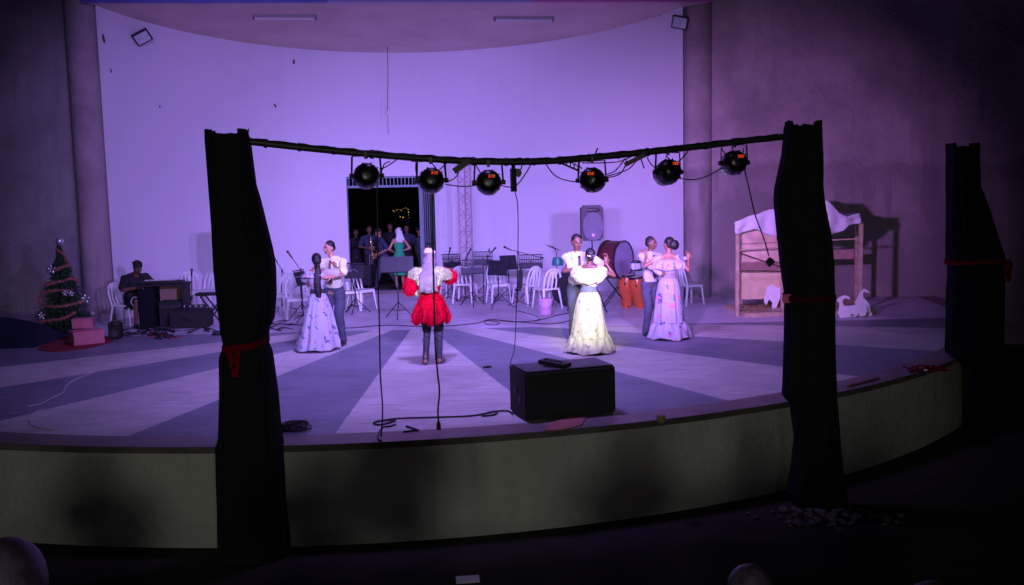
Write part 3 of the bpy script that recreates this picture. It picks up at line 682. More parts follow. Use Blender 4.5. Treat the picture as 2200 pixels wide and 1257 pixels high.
cabs = [[(838, 347), (826, 352), (822, 364), (812, 372)], [(855, 341), (840, 352), (826, 360), (815, 362)], [(894, 346), (893, 365), (897, 378), (905, 384)], [(925, 346), (935, 360), (942, 366), (960, 350)], [(957, 392), (972, 386), (982, 377), (985, 368)],
        [(957, 396), (985, 400), (1010, 400), (1026, 397)], [(1020, 350), (1030, 368), (1036, 376), (1030, 385)], [(1076, 398), (1095, 402), (1110, 398), (1130, 372), (1143, 349)], [(1095, 348), (1098, 345), (1120, 340), (1120, 362), (1112, 368)],
        [(1170, 348), (1190, 375), (1215, 387), (1248, 392)], [(1297, 383), (1330, 375), (1345, 352), (1343, 340)], [(1300, 380), (1345, 366), (1362, 352), (1370, 338)], [(1300, 376), (1320, 368), (1335, 352), (1341, 341)], [(1250, 350), (1290, 350), (1330, 347), (1360, 335)],
        [(1390, 338), (1398, 352), (1410, 362), (1418, 366)], [(1458, 383), (1490, 386), (1520, 378), (1551, 361)], [(1430, 335), (1440, 345), (1437, 352), (1420, 352)], [(1550, 318), (1557, 330), (1560, 335), (1563, 340)], [(1573, 314), (1575, 325), (1590, 335), (1597, 345)], [(1440, 352), (1460, 345), (1478, 325), (1476, 322)], [(1376, 338), (1380, 350), (1384, 362)]]
cnts = {}
for i, cpts in enumerate(sorted(cabs, key=lambda c_: c_[len(c_)//2][0])):
    mb = MB(); mb.tube(spline([pl(u, v, -0.02) for u, v in cpts], 7), 0.0065, 6)
    u, v = cpts[len(cpts)//2]
    near = min(((788, 'the leftmost lamp'), (927, 'the second lamp'), (1050, 'the third lamp'), (1272, 'the fourth lamp'), (1435, 'the fifth lamp'), (1577, 'the rightmost lamp')), key=lambda q: abs(q[0]-u))[1]
    cnts[near] = cnts.get(near, 0) + 1
    thing_mesh('lamp_cable', mb, M_cable, ['first', 'second', 'third', 'fourth', 'fifth', 'sixth'][cnts[near]-1] + ' slack black cable from the left hanging by ' + near, 'cable', 'slack cables by ' + near)
mb = MB(); mb.tube([pl(1273, 345, 0.0), pl(1284, 318, 0.0)], 0.008, 6); mb.tube([pl(1270, 350, 0.0), pl(1277, 338, 0.0)], 0.006, 6); thing_mesh('cable_tie', mb, M_cable, 'stiff cable tie end sticking up from the pipe above the fourth lamp', 'cable tie', 'cable ties on the pipe')
mb = MB(); mb.tube([pl(532, 296), pl(535, 276)], 0.005, 5); thing_mesh('cable_tie', mb, M_cable, 'thin wire end sticking up where the pipe meets the left post', 'cable tie', 'cable ties on the pipe')
mb = MB(); mb.tube([pl(1597, 345), pl(1597, 318)], 0.005, 5); thing_mesh('cable_tie', mb, M_cable, 'thin wire standing up beside the rightmost lamp', 'cable tie', 'cable ties on the pipe')

# hanging leads down to the floor
def hang(pts, r, lab, plug=None):
    P_ = [pd(u, v, y) for u, v, y in pts]; root = empty('hanging_cable', P_[0]); o_ = P_[0]
    mb = MB(); mb.tube(spline([q-o_ for q in P_], 8), r, 6); mb.build('lead', M_cable, root)
    if plug:
        mb = MB(); a, c = P_[-1]-o_, (P_[-1]-o_)+(P_[-1]-P_[-2]).normalized()*0.09; mb.tube([a, a.lerp(c, 0.3), c], [0.012, 0.022, 0.024], 8); mb.build('plug', M_black, root)
    return tag(root, lab, 'cable', 'leads hanging in front of the dancers')
hang([(810, 376, 9.5), (812, 600, 9.5), (815, 690, 9.5), (817, 800, 9.48), (822, 880, 9.46), (819, 938, 9.44)], 0.0075, 'thin black lead falling to the stage edge left of the soloist')
hang([(928, 408, 9.6), (930, 520, 9.6), (932, 620, 9.6), (935, 740, 9.6), (940, 800, 9.6), (944, 840, 9.6), (941, 880, 9.58), (942, 905, 9.58)], 0.0095, 'black lead with a plug end hanging in front of the red-dressed soloist', True)
hang([(1106, 412, 9.65), (1112, 440, 9.7), (1113, 520, 9.9), (1110, 640, 10.2), (1106, 740, 10.5), (1098, 775, 10.6), (1095, 790, 10.62)], 0.005, 'very thin lead hanging from the adapter to the big speaker cabinet')
hg = [(1598, 358, 9.95), (1608, 400, 9.95), (1622, 460, 9.95), (1640, 510, 9.95), (1652, 550, 9.95)]
P_ = [pd(*q) for q in hg]; root = empty('hanging_cable', P_[0]); mb = MB(); mb.tube(spline([q-P_[0] for q in P_], 8), 0.007, 6); mb.build('lead', M_cable, root)
mb = MB(); mb.box(pd(1655, 564, 9.95)-P_[0], (0.085, 0.05, 0.06), Matrix.Rotation(-0.75, 3, 'Y'), 0.006); mb.box(pd(1651, 559, 9.90)-P_[0], (0.07, 0.03, 0.03), Matrix.Rotation(-0.75, 3, 'Y'), 0.006); mb.build('plug_box', M_black, root)
tag(root, 'lead with a black box plug swinging in front of the straw hut', 'cable', 'leads hanging in front of the dancers')

# ================================================================== PROPS
def face_cam(p): return math.atan2(-p.x, p.y)*-1  # yaw so that local -Y looks to the camera
# --- white arched plastic chairs (seat facing local -Y)
def make_chair(loc, rz, label):
    t_ = empty('plastic_chair', loc, rz)
    mb = MB(); mb.box((0, 0, 0.43), (0.44, 0.43, 0.035), None, 0.012); mb.box((0, -0.21, 0.415), (0.40, 0.02, 0.05), None, 0.006); mb.build('seat', M_chair, t_)
    mb = MB()
    def bk(z): return 0.19 + (z-0.43)*0.24
    pts = [(-0.20, bk(0.44), 0.44), (-0.205, bk(0.6), 0.60), (-0.19, bk(0.72), 0.72), (-0.13, bk(0.83), 0.83), (0, bk(0.865), 0.865), (0.13, bk(0.83), 0.83), (0.19, bk(0.72), 0.72), (0.205, bk(0.6), 0.60), (0.20, bk(0.44), 0.44)]
    mb.tube(spline(pts, 6), 0.022, 8)
    for x0, x1, x2 in ((-0.105, -0.10, -0.07), (0.0, 0.0, 0.0), (0.105, 0.10, 0.07)):
        mb.tube(spline([(x0, bk(0.44), 0.44), (x1, bk(0.60)+0.01, 0.60), (x2*1.1, bk(0.74), 0.74), (x2*1.2, bk(0.84), 0.845)], 5), 0.020, 6)
    for s_ in (-1, 1): mb.tube(spline([(s_*0.055, bk(0.80), 0.855), (s_*0.03, bk(0.74), 0.76), (s_*0.012, bk(0.66), 0.66)], 4), 0.012, 6)
    mb.build('backrest', M_chair, t_)
    for s_ in (-1, 1):
        for f_ in (-1, 1):
            mb = MB(); top = V((s_*0.195, f_*0.185, 0.42)); bot = V((s_*0.235, f_*0.225 + (0.03 if f_ > 0 else 0), 0.0))
            mb.tube([top, top.lerp(bot, 0.5), bot], [0.030, 0.024, 0.018], 8, flat=0.8); mb.build('leg', M_chair, t_)
    tag(t_, label, 'chair', 'white plastic chairs around the musicians'); return t_
ch = [ (778, 664, 0.9, 'white plastic chair right of the first dancing couple, in front of the gateway'),
       (745, 668, 0.5, 'white plastic chair half hidden behind the first pair\'s music stand'),
       (607, 676, -0.4, 'white plastic chair just right of the left black post'),
       (640, 686, 0.3, 'white plastic chair beside the ponytailed dancer\'s skirt'),
       (655, 668, -0.2, 'white plastic chair directly behind the ponytailed dancer'),
       (410, 668, 0.3, 'white plastic chair behind the black amplifier case'),
       (447, 664, -0.3, 'white plastic chair against the left black post, behind the small keyboard'),
       (1000, 650, 2.9, 'white plastic chair behind the music stands, right of the soloist'),
       (972, 640, 0.4, 'white plastic chair farthest back beside the lattice tower'),
       (1072, 650, 0.3, 'white plastic chair behind the paired music stands in the middle'),
       (1131, 654, -2.3, 'white plastic chair with a black bag hanging on its side'),
       (1175, 662, -2.6, 'white plastic chair right above the pink bucket'),
       (1481, 655, 2.0, 'white plastic chair behind the bun-haired dancer near the column')]
chair0 = None
for u, v, rz, lab in ch:
    p = px(u, v); p.z = 0.0
    if chair0 is None: chair0 = make_chair(p, rz, lab)
    else: dup(chair0, p, rz, lab)
p = px(275, 700); p.z = 0; dup(chair0, p, 1.35, 'white plastic chair the keyboard player sits on')
# black bag on chair
p = pd(1118, 600, px(1131, 660).y-0.3)
mb = MB(); mb.box((0, 0, 0), (0.10, 0.07, 0.46), Matrix.Rotation(0.05, 3, 'Y'), 0.03); mb.box((-0.05, -0.02, -0.23), (0.16, 0.09, 0.05), None, 0.02); mb.tube([(0, 0, 0.22), (-0.03, 0, 0.33), (0.02, 0, 0.36), (0.03, 0, 0.22)], 0.008, 6)
o = mb.build('hanging_bag', mat('dull_black_fabric', (0.02, 0.02, 0.018), 0.9)); o.location = p; tag(o, 'long narrow black bag hanging from a white chair among the music stands', 'bag')

# --- music stands (desk faces local -Y back towards camera)
def make_stand(loc, rz, label, hgt=1.12, slotted=True, wd=0.50, tilt=0.35):
    t_ = empty('music_stand', loc, rz)
    q = Matrix.Rotation(-tilt, 3, 'X'); c = V((0, 0, hgt-0.16))
    mb = MB(); th = 0.012; hh = 0.32
    def bx(x, z, w_, h_, y=0): mb.box(c + q @ V((x, y, z)), (w_, th, h_), q)
    if slotted:
        bx(0, hh/2-0.012, wd, 0.024); bx(0, -hh/2+0.06, wd, 0.12); bx(0, 0.03, wd, 0.02, 0.001)
        for k in range(14):
            x = -wd/2+0.012 + (wd-0.024)*k/13
            bx(x, 0.01+hh/4-0.02, 0.016, hh/2-0.06, -0.001); bx(x, 0.005-hh/8, 0.016, 0.09, -0.001)
    else:
        bx(0, 0, wd, hh)
    mb.box(c + q @ V((0, 0.035, -hh/2)), (wd, 0.06, 0.012), q)
    mb.build('desk', M_stand, t_)
    mb = MB(); mb.tube([(0, 0, 0.22), (0, 0, 0.66)], 0.013, 10); mb.tube([(0, 0, 0.6), (0, 0, hgt-0.2), c + V((0, -0.02, 0))], 0.009, 8); mb.tube([(0, 0, 0.62), (0, 0, 0.68)], 0.02, 10); mb.box(c + V((0, -0.02, -0.02)), (0.06, 0.04, 0.05)); mb.build('shaft', M_stand, t_)
    for k in range(3):
        a = 2*math.pi*k/3 + 0.5; d_ = V((math.cos(a), math.sin(a), 0))
        mb = MB(); mb.tube([V((0, 0, 0.34)), d_*0.30 + V((0, 0, 0.035)), d_*0.33 + V((0, 0, 0.012))], [0.010, 0.010, 0.012], 6); mb.tube([V((0, 0, 0.16)), d_*0.17+V((0, 0, 0.175))], 0.006, 5); mb.build('leg', M_stand, t_)
    tag(t_, label, 'music stand', 'black music stands'); return t_
ms = [ (857, 690, 0.05, 1.28, False, 0.66, 'wide dark music stand in front of the green-dressed woman, left of the soloist'),
       (765, 680, -0.1, 1.10, True, 0.42, 'slotted music stand right behind the man of the left couple'),
       (972, 652, 0.5, 1.12, True, 0.46, 'slotted music stand just behind the soloist\'s right sleeve'),
       (1016, 664, 0.1, 1.06, True, 0.50, 'slotted music stand lowest in front, left of the middle cluster'),
       (1040, 650, 0.0, 1.16, True, 0.46, 'slotted music stand standing highest in the middle cluster'),
       (1072, 668, -0.45, 1.06, False, 0.48, 'solid black music stand turned sideways in the middle cluster'),
       (1094, 656, 0.35, 1.10, False, 0.40, 'solid black music stand under the long boom microphone'),
       (1142, 650, -0.05, 1.08, True, 0.56, 'wide slotted music stand behind the two chairs and the bucket'),
       (650, 694, 1.2, 1.05, True, 0.40, 'music stand seen edge on at the ponytailed dancer\'s left')]
first = {}
for u, v, rz, hg_, sl, wd, lab in ms:
    p = px(u, v-6); p.z = 0
    make_stand(p, rz, lab, hg_, sl, wd)

# --- microphone stands
def mic_stand(base, knuckle, tip, tail=None, label='', tripod=True):
    t_ = empty('microphone_stand', base); b0 = V(base); k_ = V(knuckle)-b0; tp = V(tip)-b0
    mb = MB(); mb.tube([(0, 0, 0.10), (0, 0, max(0.4, k_.z*0.6)), k_], 0.011, 8); mb.tube([k_-V((0, 0, 0.03)), k_+V((0, 0, 0.03))], 0.02, 8); mb.build('pole', M_stand, t_)
    for k in range(3):
        a = 2*math.pi*k/3+0.3; d_ = V((math.cos(a), math.sin(a), 0)); mb = MB(); mb.tube([V((0, 0, 0.14)), d_*0.32+V((0, 0, 0.012))], 0.009, 6); mb.build('leg', M_stand, t_)
    d_ = (tp-k_).normalized()
    mb = MB(); mb.tube([k_ if tail is None else V(tail)-b0, tp-d_*0.15], 0.008, 6)
    if tail is not None: tl = V(tail)-b0; mb.tube([tl, tl+(tl-k_).normalized()*0.08], 0.018, 8)
    mb.build('boom', M_stand, t_)
    mb = MB(); mb.tube([tp-d_*0.17, tp-d_*0.03], [0.012, 0.019], 10); mb.ell(tp, 0.028, None, 2); mb.build('microphone', M_black, t_)
    tag(t_, label, 'microphone stand', 'microphone stands'); return t_
def msd(b_, kn, tp, lab, tail=None):
    base = px(*b_); base.z = 0; y = base.y
    mic_stand(base, pd(kn[0], kn[1], y), pd(tp[0], tp[1], y-0.05), pd(tail[0], tail[1], y+0.05) if tail else None, lab)
msd((652, 690), (646, 580), (618, 541), 'boom microphone stand leaning left beside the ponytailed dancer')
msd((607, 668), (606, 582), (588, 551), 'thin microphone stand farther back next to the left black post', (612, 590))
msd((757, 668), (757, 572), (738, 557), 'microphone stand behind the slotted stand of the left couple')
msd((963, 650), (963, 556), (967, 533), 'upright microphone stand beside the soloist')
msd((1000, 650), (1001, 556), (1011, 536), 'microphone stand tilted right in front of the lattice tower')
msd((1046, 646), (1048, 551), (1064, 533), 'microphone stand above the highest music stand', (1050, 541))
msd((1113, 660), (1113, 544), (1084, 531), 'long boom microphone stand reaching left over the music stands', (1160, 553))
msd((412, 690), (412, 640), (412, 580), 'straight microphone stand behind the black amplifier case')

# --- lattice tower
def truss(base, top_v, label):
    t_ = empty('lattice_tower', base); yb = base.y; zt_ = pd(1003, top_v, yb).z; w_ = 0.15
    mb = MB()
    cn = [(-w_, -w_), (w_, -w_), (0, w_)]
    for x, y in cn: mb.tube([(x, y, 0.02), (x, y, zt_)], 0.022, 8)
    mb.build('chord', M_truss, t_)
    mb = MB(); nz_ = int(zt_/0.40)
    for i in range(nz_+1):
        z = 0.05 + i*(zt_-0.1)/nz_
        for k in range(3):
            a, c = cn[k], cn[(k+1) % 3]; mb.tube([(a[0], a[1], z), (c[0], c[1], z)], 0.010, 6)
            if i < nz_:
                z2 = 0.05 + (i+1)*(zt_-0.1)/nz_; zm = (z+z2)/2
                mb.tube([(a[0], a[1], z), (c[0], c[1], zm)], 0.008, 5); mb.tube([(c[0], c[1], zm), (a[0], a[1], z2)], 0.008, 5)
    mb.build('bracing', M_truss, t_)
    mb = MB(); mb.box((0, 0, 0.01), (0.5, 0.5, 0.02)); mb.build('base_plate', M_truss, t_)
    return tag(t_, label, 'tower')
tb = pd(1004, 600, 22.6); tb.z = 0; truss(tb, 352, 'thin pale lattice tower standing against the white wall')

# --- loudspeaker on tripod
sp_y = 19.6; sp = pd(1273, 600, sp_y); sp.z = 0
stn = empty('speaker_stand', sp)
zb0 = pd(1273, 517, sp_y).z; zt0 = pd(1273, 441, sp_y).z
mb = MB(); mb.tube([(0, 0, 0.12), (0, 0, 0.8)], 0.02, 10); mb.tube([(0, 0, 0.75), (0, 0, zb0)], 0.016, 10); mb.build('pole', M_stand, stn)
for k in range(3):
    a = 2*math.pi*k/3+1; d_ = V((math.cos(a), math.sin(a), 0)); mb = MB(); mb.tube([V((0, 0, 0.7)), d_*0.55+V((0, 0, 0.015))], 0.013, 6); mb.tube([V((0, 0, 0.2)), d_*0.33+V((0, 0, 0.29))], 0.009, 6); mb.build('leg', M_stand, stn)
tag(stn, 'tripod stand holding up the loudspeaker behind the cream couple', 'speaker stand')
spk = empty('loudspeaker', sp + V((0, 0, zb0)), 0.06)
hh = zt0-zb0; ww = 0.455
mb = MB(); mb.box((0, 0.02, hh/2), (ww, 0.36, hh), None, 0.045); mb.build('cabinet', mat('speaker_cabinet_plastic', (0.035, 0.035, 0.05), 0.55, bump=0.2, bscale=120), spk)
mb = MB(); pts = []
for k in range(40):
    a = 2*math.pi*k/40; pts.append((0.205*math.copysign(abs(math.cos(a))**0.75, math.cos(a)), hh*0.41 + 0.30*math.sin(a)*hh/0.78*(1.0)))
mb.prism(pts, V((0, -0.172, 0)), V((1, 0, 0)), V((0, 0, 1)), 0.02)
g = mb.build('grille', mat('lilac_grey_grille', (0.16, 0.15, 0.21), 0.45, metal=0.3, bump=0.5, bscale=300), spk)
mb = MB(); mb.ell((0, -0.160, hh*0.87), (0.16, 0.015, 0.045)); mb.build('horn', M_black, spk)
mb = MB(); mb.lathe([(0.03, 0.0), (0.03, 0.006)], c=(0, -0.184, hh*0.17), M=Matrix.Rotation(math.pi/2, 4, 'X')); mb.build('badge', M_pinkpl, spk)
tag(spk, 'black loudspeaker with a rounded grey grille up on a stand', 'loudspeaker')

q_ = V((-5.86, 19.3, 0)); dup(stn, q_, 0.4, 'second speaker tripod, hidden behind the left black post'); dup(spk, q_ + V((0, 0, zb0-0.28)), 0.06, 'second black loudspeaker, hidden behind the left black post')
# --- drums
def drum_axis(M4, r, ln, parent, shell_m, head_m, rim_m=M_stand, lugs=8):
    mb = MB(); mb.lathe([(r, -ln/2), (r, ln/2)], seg=40, M=M4, cap=False); mb.build('shell', shell_m, parent)
    for s_ in (-1, 1):
        mb = MB(); mb.lathe([(r-0.004, s_*(ln/2-0.004)), (r-0.004, s_*(ln/2+0.002))], seg=40, M=M4); mb.build('drum_head', head_m, parent)
        mb = MB(); mb.lathe([(r+0.002, s_*(ln/2-0.018)), (r+0.022, s_*(ln/2-0.018)), (r+0.022, s_*(ln/2+0.02)), (r+0.002, s_*(ln/2+0.02)), (r+0.002, s_*(ln/2-0.018))], seg=40, M=M4, cap=False); mb.build('hoop', rim_m, parent)
    mb = MB()
    for k in range(lugs):
        a = 2*math.pi*k/lugs; c = M4 @ V(((r+0.015)*math.cos(a), (r+0.015)*math.sin(a), -ln/2)); e_ = M4 @ V(((r+0.015)*math.cos(a), (r+0.015)*math.sin(a), ln/2)); mb.tube([c, e_], 0.006, 5)
    mb.build('tension_rod', M_steel, parent)
bd = empty('bass_drum', pd(1322, 558, 20.1)); z_ = bd.location.z
Mx = Matrix.Rotation(0.92, 4, 'Z') @ Matrix.Rotation(math.pi/2, 4, 'X')
drum_axis(Mx, 0.40, 0.40, bd, M_maroon, mat('translucent_drum_head', (0.30, 0.26, 0.42), 0.3), M_stand, 10)
mb = MB()
for s_ in (-1, 1):
    for t_ in (-1, 1): mb.tube([(s_*0.25, t_*0.1, -0.33), (-s_*0.28, t_*0.16, -z_)], 0.014, 6)
mb.build('cradle', M_stand, bd); tag(bd, 'large dark red bass drum set high behind the cream-dressed dancer', 'drum')
def conga(u, v, hgt, r, tilt, lab):
    p = px(u, v); p.z = 0; t_ = empty('conga_drum', p, 0.2); t_.rotation_euler = (0, tilt, 0.2)
    mb = MB(); mb.lathe([(r*0.60, 0.0), (r*0.66, 0.04), (r*0.80, 0.2), (r*1.03, 0.42), (r*1.10, 0.52), (r*1.02, 0.64), (r*0.95, hgt)], seg=36); mb.build('shell', M_congo, t_)
    mb = MB(); mb.lathe([(r*0.97, hgt+0.002), (r*0.93, hgt+0.012)], seg=36); mb.build('drum_head', M_hide, t_)
    mb = MB(); mb.lathe([(r*0.98, hgt-0.04), (r*1.05, hgt-0.04), (r*1.05, hgt+0.012), (r*0.98, hgt+0.012), (r*0.98, hgt-0.04)], seg=36, cap=False); mb.build('rim', M_stand, t_)
    for k in range(6):
        a = 2*math.pi*k/6; mb = MB(); c = V((r*1.04*math.cos(a), r*1.04*math.sin(a), hgt-0.02)); mb.tube([c, V((r*1.1*math.cos(a), r*1.1*math.sin(a), hgt-0.16))], 0.006, 5); mb.ell(V((r*1.09*math.cos(a), r*1.09*math.sin(a), hgt-0.17)), (0.02, 0.02, 0.035), None, 1); mb.build('lug', M_black, t_)
    tag(t_, lab, 'drum', 'orange conga drums'); return t_
conga(1347, 660, 0.70, 0.185, 0.0, 'upright orange conga drum between the cream couple and the right couple')
conga(1376, 661, 0.68, 0.175, -0.12, 'leaning orange conga drum partly behind the man of the right couple')
tom = empty('snare_drum', pd(1362, 571, 20.4)); drum_axis(Matrix.Identity(4), 0.17, 0.17, tom, M_shell, M_hide, M_stand, 8)
mb = MB(); zz = -tom.location.z
mb.tube([(0, 0, -0.09), (0, 0, zz+0.1)], 0.014, 8)
for k in range(3):
    a = 2*math.pi*k/3; mb.tube([(0, 0, zz+0.3), (0.3*math.cos(a), 0.3*math.sin(a), zz+0.01)], 0.010, 6); mb.tube([(0, 0, -0.11), (0.17*math.cos(a), 0.17*math.sin(a), -0.09)], 0.01, 5)
mb.build('stand', M_stand, tom); tag(tom, 'small white-shelled snare drum above the congas', 'drum')
p = px(1222, 660); p.z = 0; ft = empty('floor_tom', p)
mb = MB(); drum_axis(Matrix.Translation((0, 0, 0.42)) @ Matrix.Rotation(0.35, 4, 'Y') @ Matrix.Rotation(math.pi/2+0.3, 4, 'X'), 0.33, 0.34, ft, M_stand, M_black, M_stand, 8)
mb = MB(); mb.tube([(-0.2, 0, 0.25), (-0.3, 0.1, 0.0)], 0.01, 6); mb.tube([(0.2, 0, 0.25), (0.3, 0.1, 0)], 0.01, 6); mb.tube([(0, -0.1, 0.15), (0.0, -0.25, 0)], 0.01, 6); mb.build('spur', M_steel, ft)
tag(ft, 'dark round kit drum on the floor behind the cream-shirted man', 'drum')
cy = pd(1196, 562, 20.6); cs = empty('cymbal_stand', V((cy.x, cy.y, 0)))
mb = MB(); mb.tube([(0, 0, 0.1), (0, 0, cy.z+0.22), (-0.08, 0, cy.z+0.34)], 0.010, 6)
for k in range(3): a = 2*math.pi*k/3; mb.tube([(0, 0, 0.25), (0.28*math.cos(a), 0.28*math.sin(a), 0.01)], 0.009, 5)
mb.build('pole', M_stand, cs)
mb = MB(); mb.lathe([(0.005, 0.012), (0.04, 0.01), (0.19, -0.01), (0.192, -0.012)], c=(-0.08, 0, cy.z+0.32), seg=28, M=Matrix.Rotation(0.42, 4, 'Y'), cap=False); solid(mb.build('cymbal', M_stand, cs), 0.003)
mb = MB(); mb.lathe([(0.12, -0.09), (0.13, 0.0), (0.10, 0.09), (0.03, 0.10)], c=(0.02, 0, cy.z), seg=24); mb.build('hanging_bell', mat('teal_green_plastic', (0.02, 0.20, 0.16), 0.4), cs)
tag(cs, 'slim cymbal stand with a small teal percussion piece left of the cream-shirted man', 'cymbal stand')
# bucket
p = px(1172, 677); p.z = 0; bk_ = empty('bucket', p)
mb = MB(); mb.lathe([(0.105, 0.0), (0.125, 0.02), (0.145, 0.30), (0.152, 0.30), (0.152, 0.33), (0.135, 0.33), (0.12, 0.03), (0.0, 0.025)], seg=36, cap=False); mb.build('tub', M_pinkpl, bk_)
mb = MB(); mb.lathe([(0.157, 0.30), (0.157, 0.345), (0.14, 0.35), (0.0, 0.352)], seg=36, cap=False); mb.build('lid', M_pinkpl, bk_)
mb = MB(); mb.tube(spline([(-0.155, 0, 0.30), (-0.12, -0.12, 0.20), (0.0, -0.17, 0.15), (0.12, -0.12, 0.20), (0.155, 0, 0.30)], 5), 0.003, 5); mb.build('handle', M_steel, bk_)
tag(bk_, 'pale pink plastic bucket on the floor beneath the white chairs', 'bucket')

# --- big speaker cabinet on the stage edge, with controller, mat
a_, c_ = px(1131, 908), px(1324, 888); bkl = px(1091, 893); exv = (c_-a_); exv.z = 0; wd = exv.length; rz = math.atan2(exv.y, exv.x)
sub = empty('speaker_cabinet', (a_+c_)/2, rz); sub.location.z = 0
hh = pd(1129, 803, a_.y).z; dp = 0.56
mb = MB(); mb.box((0, dp/2+0.01, hh/2+0.008), (wd, dp, hh), None, 0.02); mb.build('cabinet', M_blackcab, sub)
mb = MB(); pts = [(-wd/2+0.012, 0.03), (wd/2-0.03, 0.03), (wd/2-0.012, 0.06), (wd/2-0.012, hh-0.05), (wd/2-0.03, hh-0.015), (-wd/2+0.012, hh-0.015)]
mb.prism(pts, V((0, 0.004, 0)), V((1, 0, 0)), V((0, 0, 1)), 0.016); mb.build('grille', M_blackcab, sub)
for (y_, z_) in ((0.19, 0.22), (0.34, 0.30)):
    mb = MB(); mb.box((-wd/2-0.003, y_, z_), (0.014, 0.07, 0.07), None, 0.004); mb.build('socket_plate', M_black, sub)
mb = MB(); mb.box((0, dp/2, hh+0.0115), (wd-0.05, dp-0.05, 0.005)); mb.build('top_panel', mat('scuffed_grey_top', (0.10, 0.085, 0.12), 0.6, var=0.3), sub)
tag(sub, 'big black speaker cabinet lying on its side at the stage edge', 'speaker cabinet')
p = pd(1192, 786, a_.y+0.32); lc = empty('light_controller', V((p.x, p.y, hh+0.016)), -0.55)
mb = MB(); mb.box((0, 0, 0.035), (0.33, 0.19, 0.045), Matrix.Rotation(0.10, 3, 'Y'), 0.006); mb.build('case', M_black, lc)
for k in range(6):
    mb = MB(); mb.box((-0.11+k*0.04, -0.01, 0.066-0.004*k+0.008), (0.015, 0.02, 0.018), None, 0.003); mb.build('fader_knob', M_stand, lc)
tag(lc, 'slim black lighting controller resting on top of the speaker cabinet', 'controller')
o = MB(); pts = [px(1170, 927), px(1180, 912), px(1225, 897), px(1258, 900), px(1250, 915), px(1212, 925)]
o.prism([(q.x, q.y) for q in pts], V((0, 0, 0.009)), V((1, 0, 0)), V((0, 1, 0)), 0.012); o = o.build('cardboard_sheet', mat('reddish_cardboard', (0.36, 0.13, 0.12), 0.85), smooth=False)
tag(o, 'reddish flat sheet sticking out under the big speaker cabinet', 'cardboard')
p = px(1420, 908); mb = MB(); mb.lathe([(0.035, 0.0), (0.045, 0.01), (0.05, 0.05), (0.045, 0.085), (0.03, 0.09)], seg=20); mb.box((0, 0, 0.045), (0.085, 0.07, 0.05), None, 0.012)
o = mb.build('tape_roll', M_brown); o.location = V((p.x, p.y, 0.0)); tag(o, 'small brown lump of tape on the stage edge right of the big speaker', 'tape roll')
p = px(1047, 790); mb = MB(); mb.box((0, 0, 0.012), (0.13, 0.05, 0.02), Matrix.Rotation(0.1, 3, 'Z'), 0.006); mb.box((0.02, 0, 0.024), (0.05, 0.03, 0.01), None, 0.003); o = mb.build('remote_control', M_black); o.location = V((p.x, p.y, 0)); tag(o, 'small dark remote lying alone on the floor near the soloist', 'remote control')
mb = MB(); q0, q1, q2 = px(873, 918), px(899, 927), px(866, 930)
mb.tube([q0+V((0, 0, .012)), q1+V((0, 0, .012)), q2+V((0, 0, .012))], 0.011, 6); thing_mesh('cable_end', mb, M_cable, 'short V-shaped black stub on the floor near the stage edge', 'cable end')
# floor cables
def floor_cable(pts, r, m, lab, cat='cable', z=None, grp=None):
    mb = MB(); mb.tube([V((q.x, q.y, r+0.003)) for q in spline([px(u, v) for u, v in pts], 7)], r, 6); return thing_mesh('floor_cable', mb, m, lab, cat, grp)
floor_cable([(802, 912), (815, 907), (850, 905), (818, 915), (804, 910), (850, 902), (930, 899), (1010, 896), (1045, 890), (1068, 886), (1062, 893), (1036, 896), (1052, 888), (1090, 885), (1102, 893)], 0.010, M_cable, 'black cable running along the stage edge to the big speaker, looped at both ends')
floor_cable([(850, 914), (838, 918), (824, 920), (815, 930), (812, 944), (820, 950)], 0.009, M_cable, 'short curled cable end at the stage edge below the left hanging lead')
floor_cable([(60, 875), (90, 868), (115, 855), (135, 845), (150, 824), (200, 802), (250, 790), (300, 780), (340, 768), (370, 757), (400, 753)], 0.008, M_wcable, 'pale kinked cable crossing the floor stripes at far left')
floor_cable([(96, 880), (70, 890), (62, 905), (75, 918), (118, 926)], 0.006, M_wcable, 'pale cable curling near the left end of the stage edge')
mb = MB()
for k in range(9):
    c = px(632, 924); a0 = random.uniform(0, 6); rx = random.uniform(0.10, 0.17); ry = random.uniform(0.09, 0.2); cx = c.x + random.uniform(-0.05, 0.05); cy_ = c.y + random.uniform(-0.05, 0.05)
    mb.tube([V((cx+rx*math.cos(a0+t/10*6.28), cy_+ry*math.sin(a0+t/10*6.28), 0.012+0.008*k)) for t in range(11)], 0.009, 5)
thing_mesh('cable_coil', mb, M_cable, 'tangled coil of black cable on the floor beside the left black post', 'cable coil')
floor_cable([(565, 696), (640, 699), (740, 706), (830, 700), (930, 703), (1020, 696), (1052, 688), (1100, 692), (1150, 690), (1220, 674), (1300, 668)], 0.008, M_cable, 'long black cable running across the floor behind the dancers')
floor_cable([(1052, 690), (1072, 694), (1066, 699), (1046, 698), (1042, 692), (1060, 688), (1085, 690), (1180, 697), (1230, 688)], 0.007, M_cable, 'looped black cable on the floor behind the soloist\'s right')
floor_cable([(1110, 668), (1140, 676), (1158, 684), (1150, 692)], 0.006, M_cable, 'short cable trailing from the long boom stand')
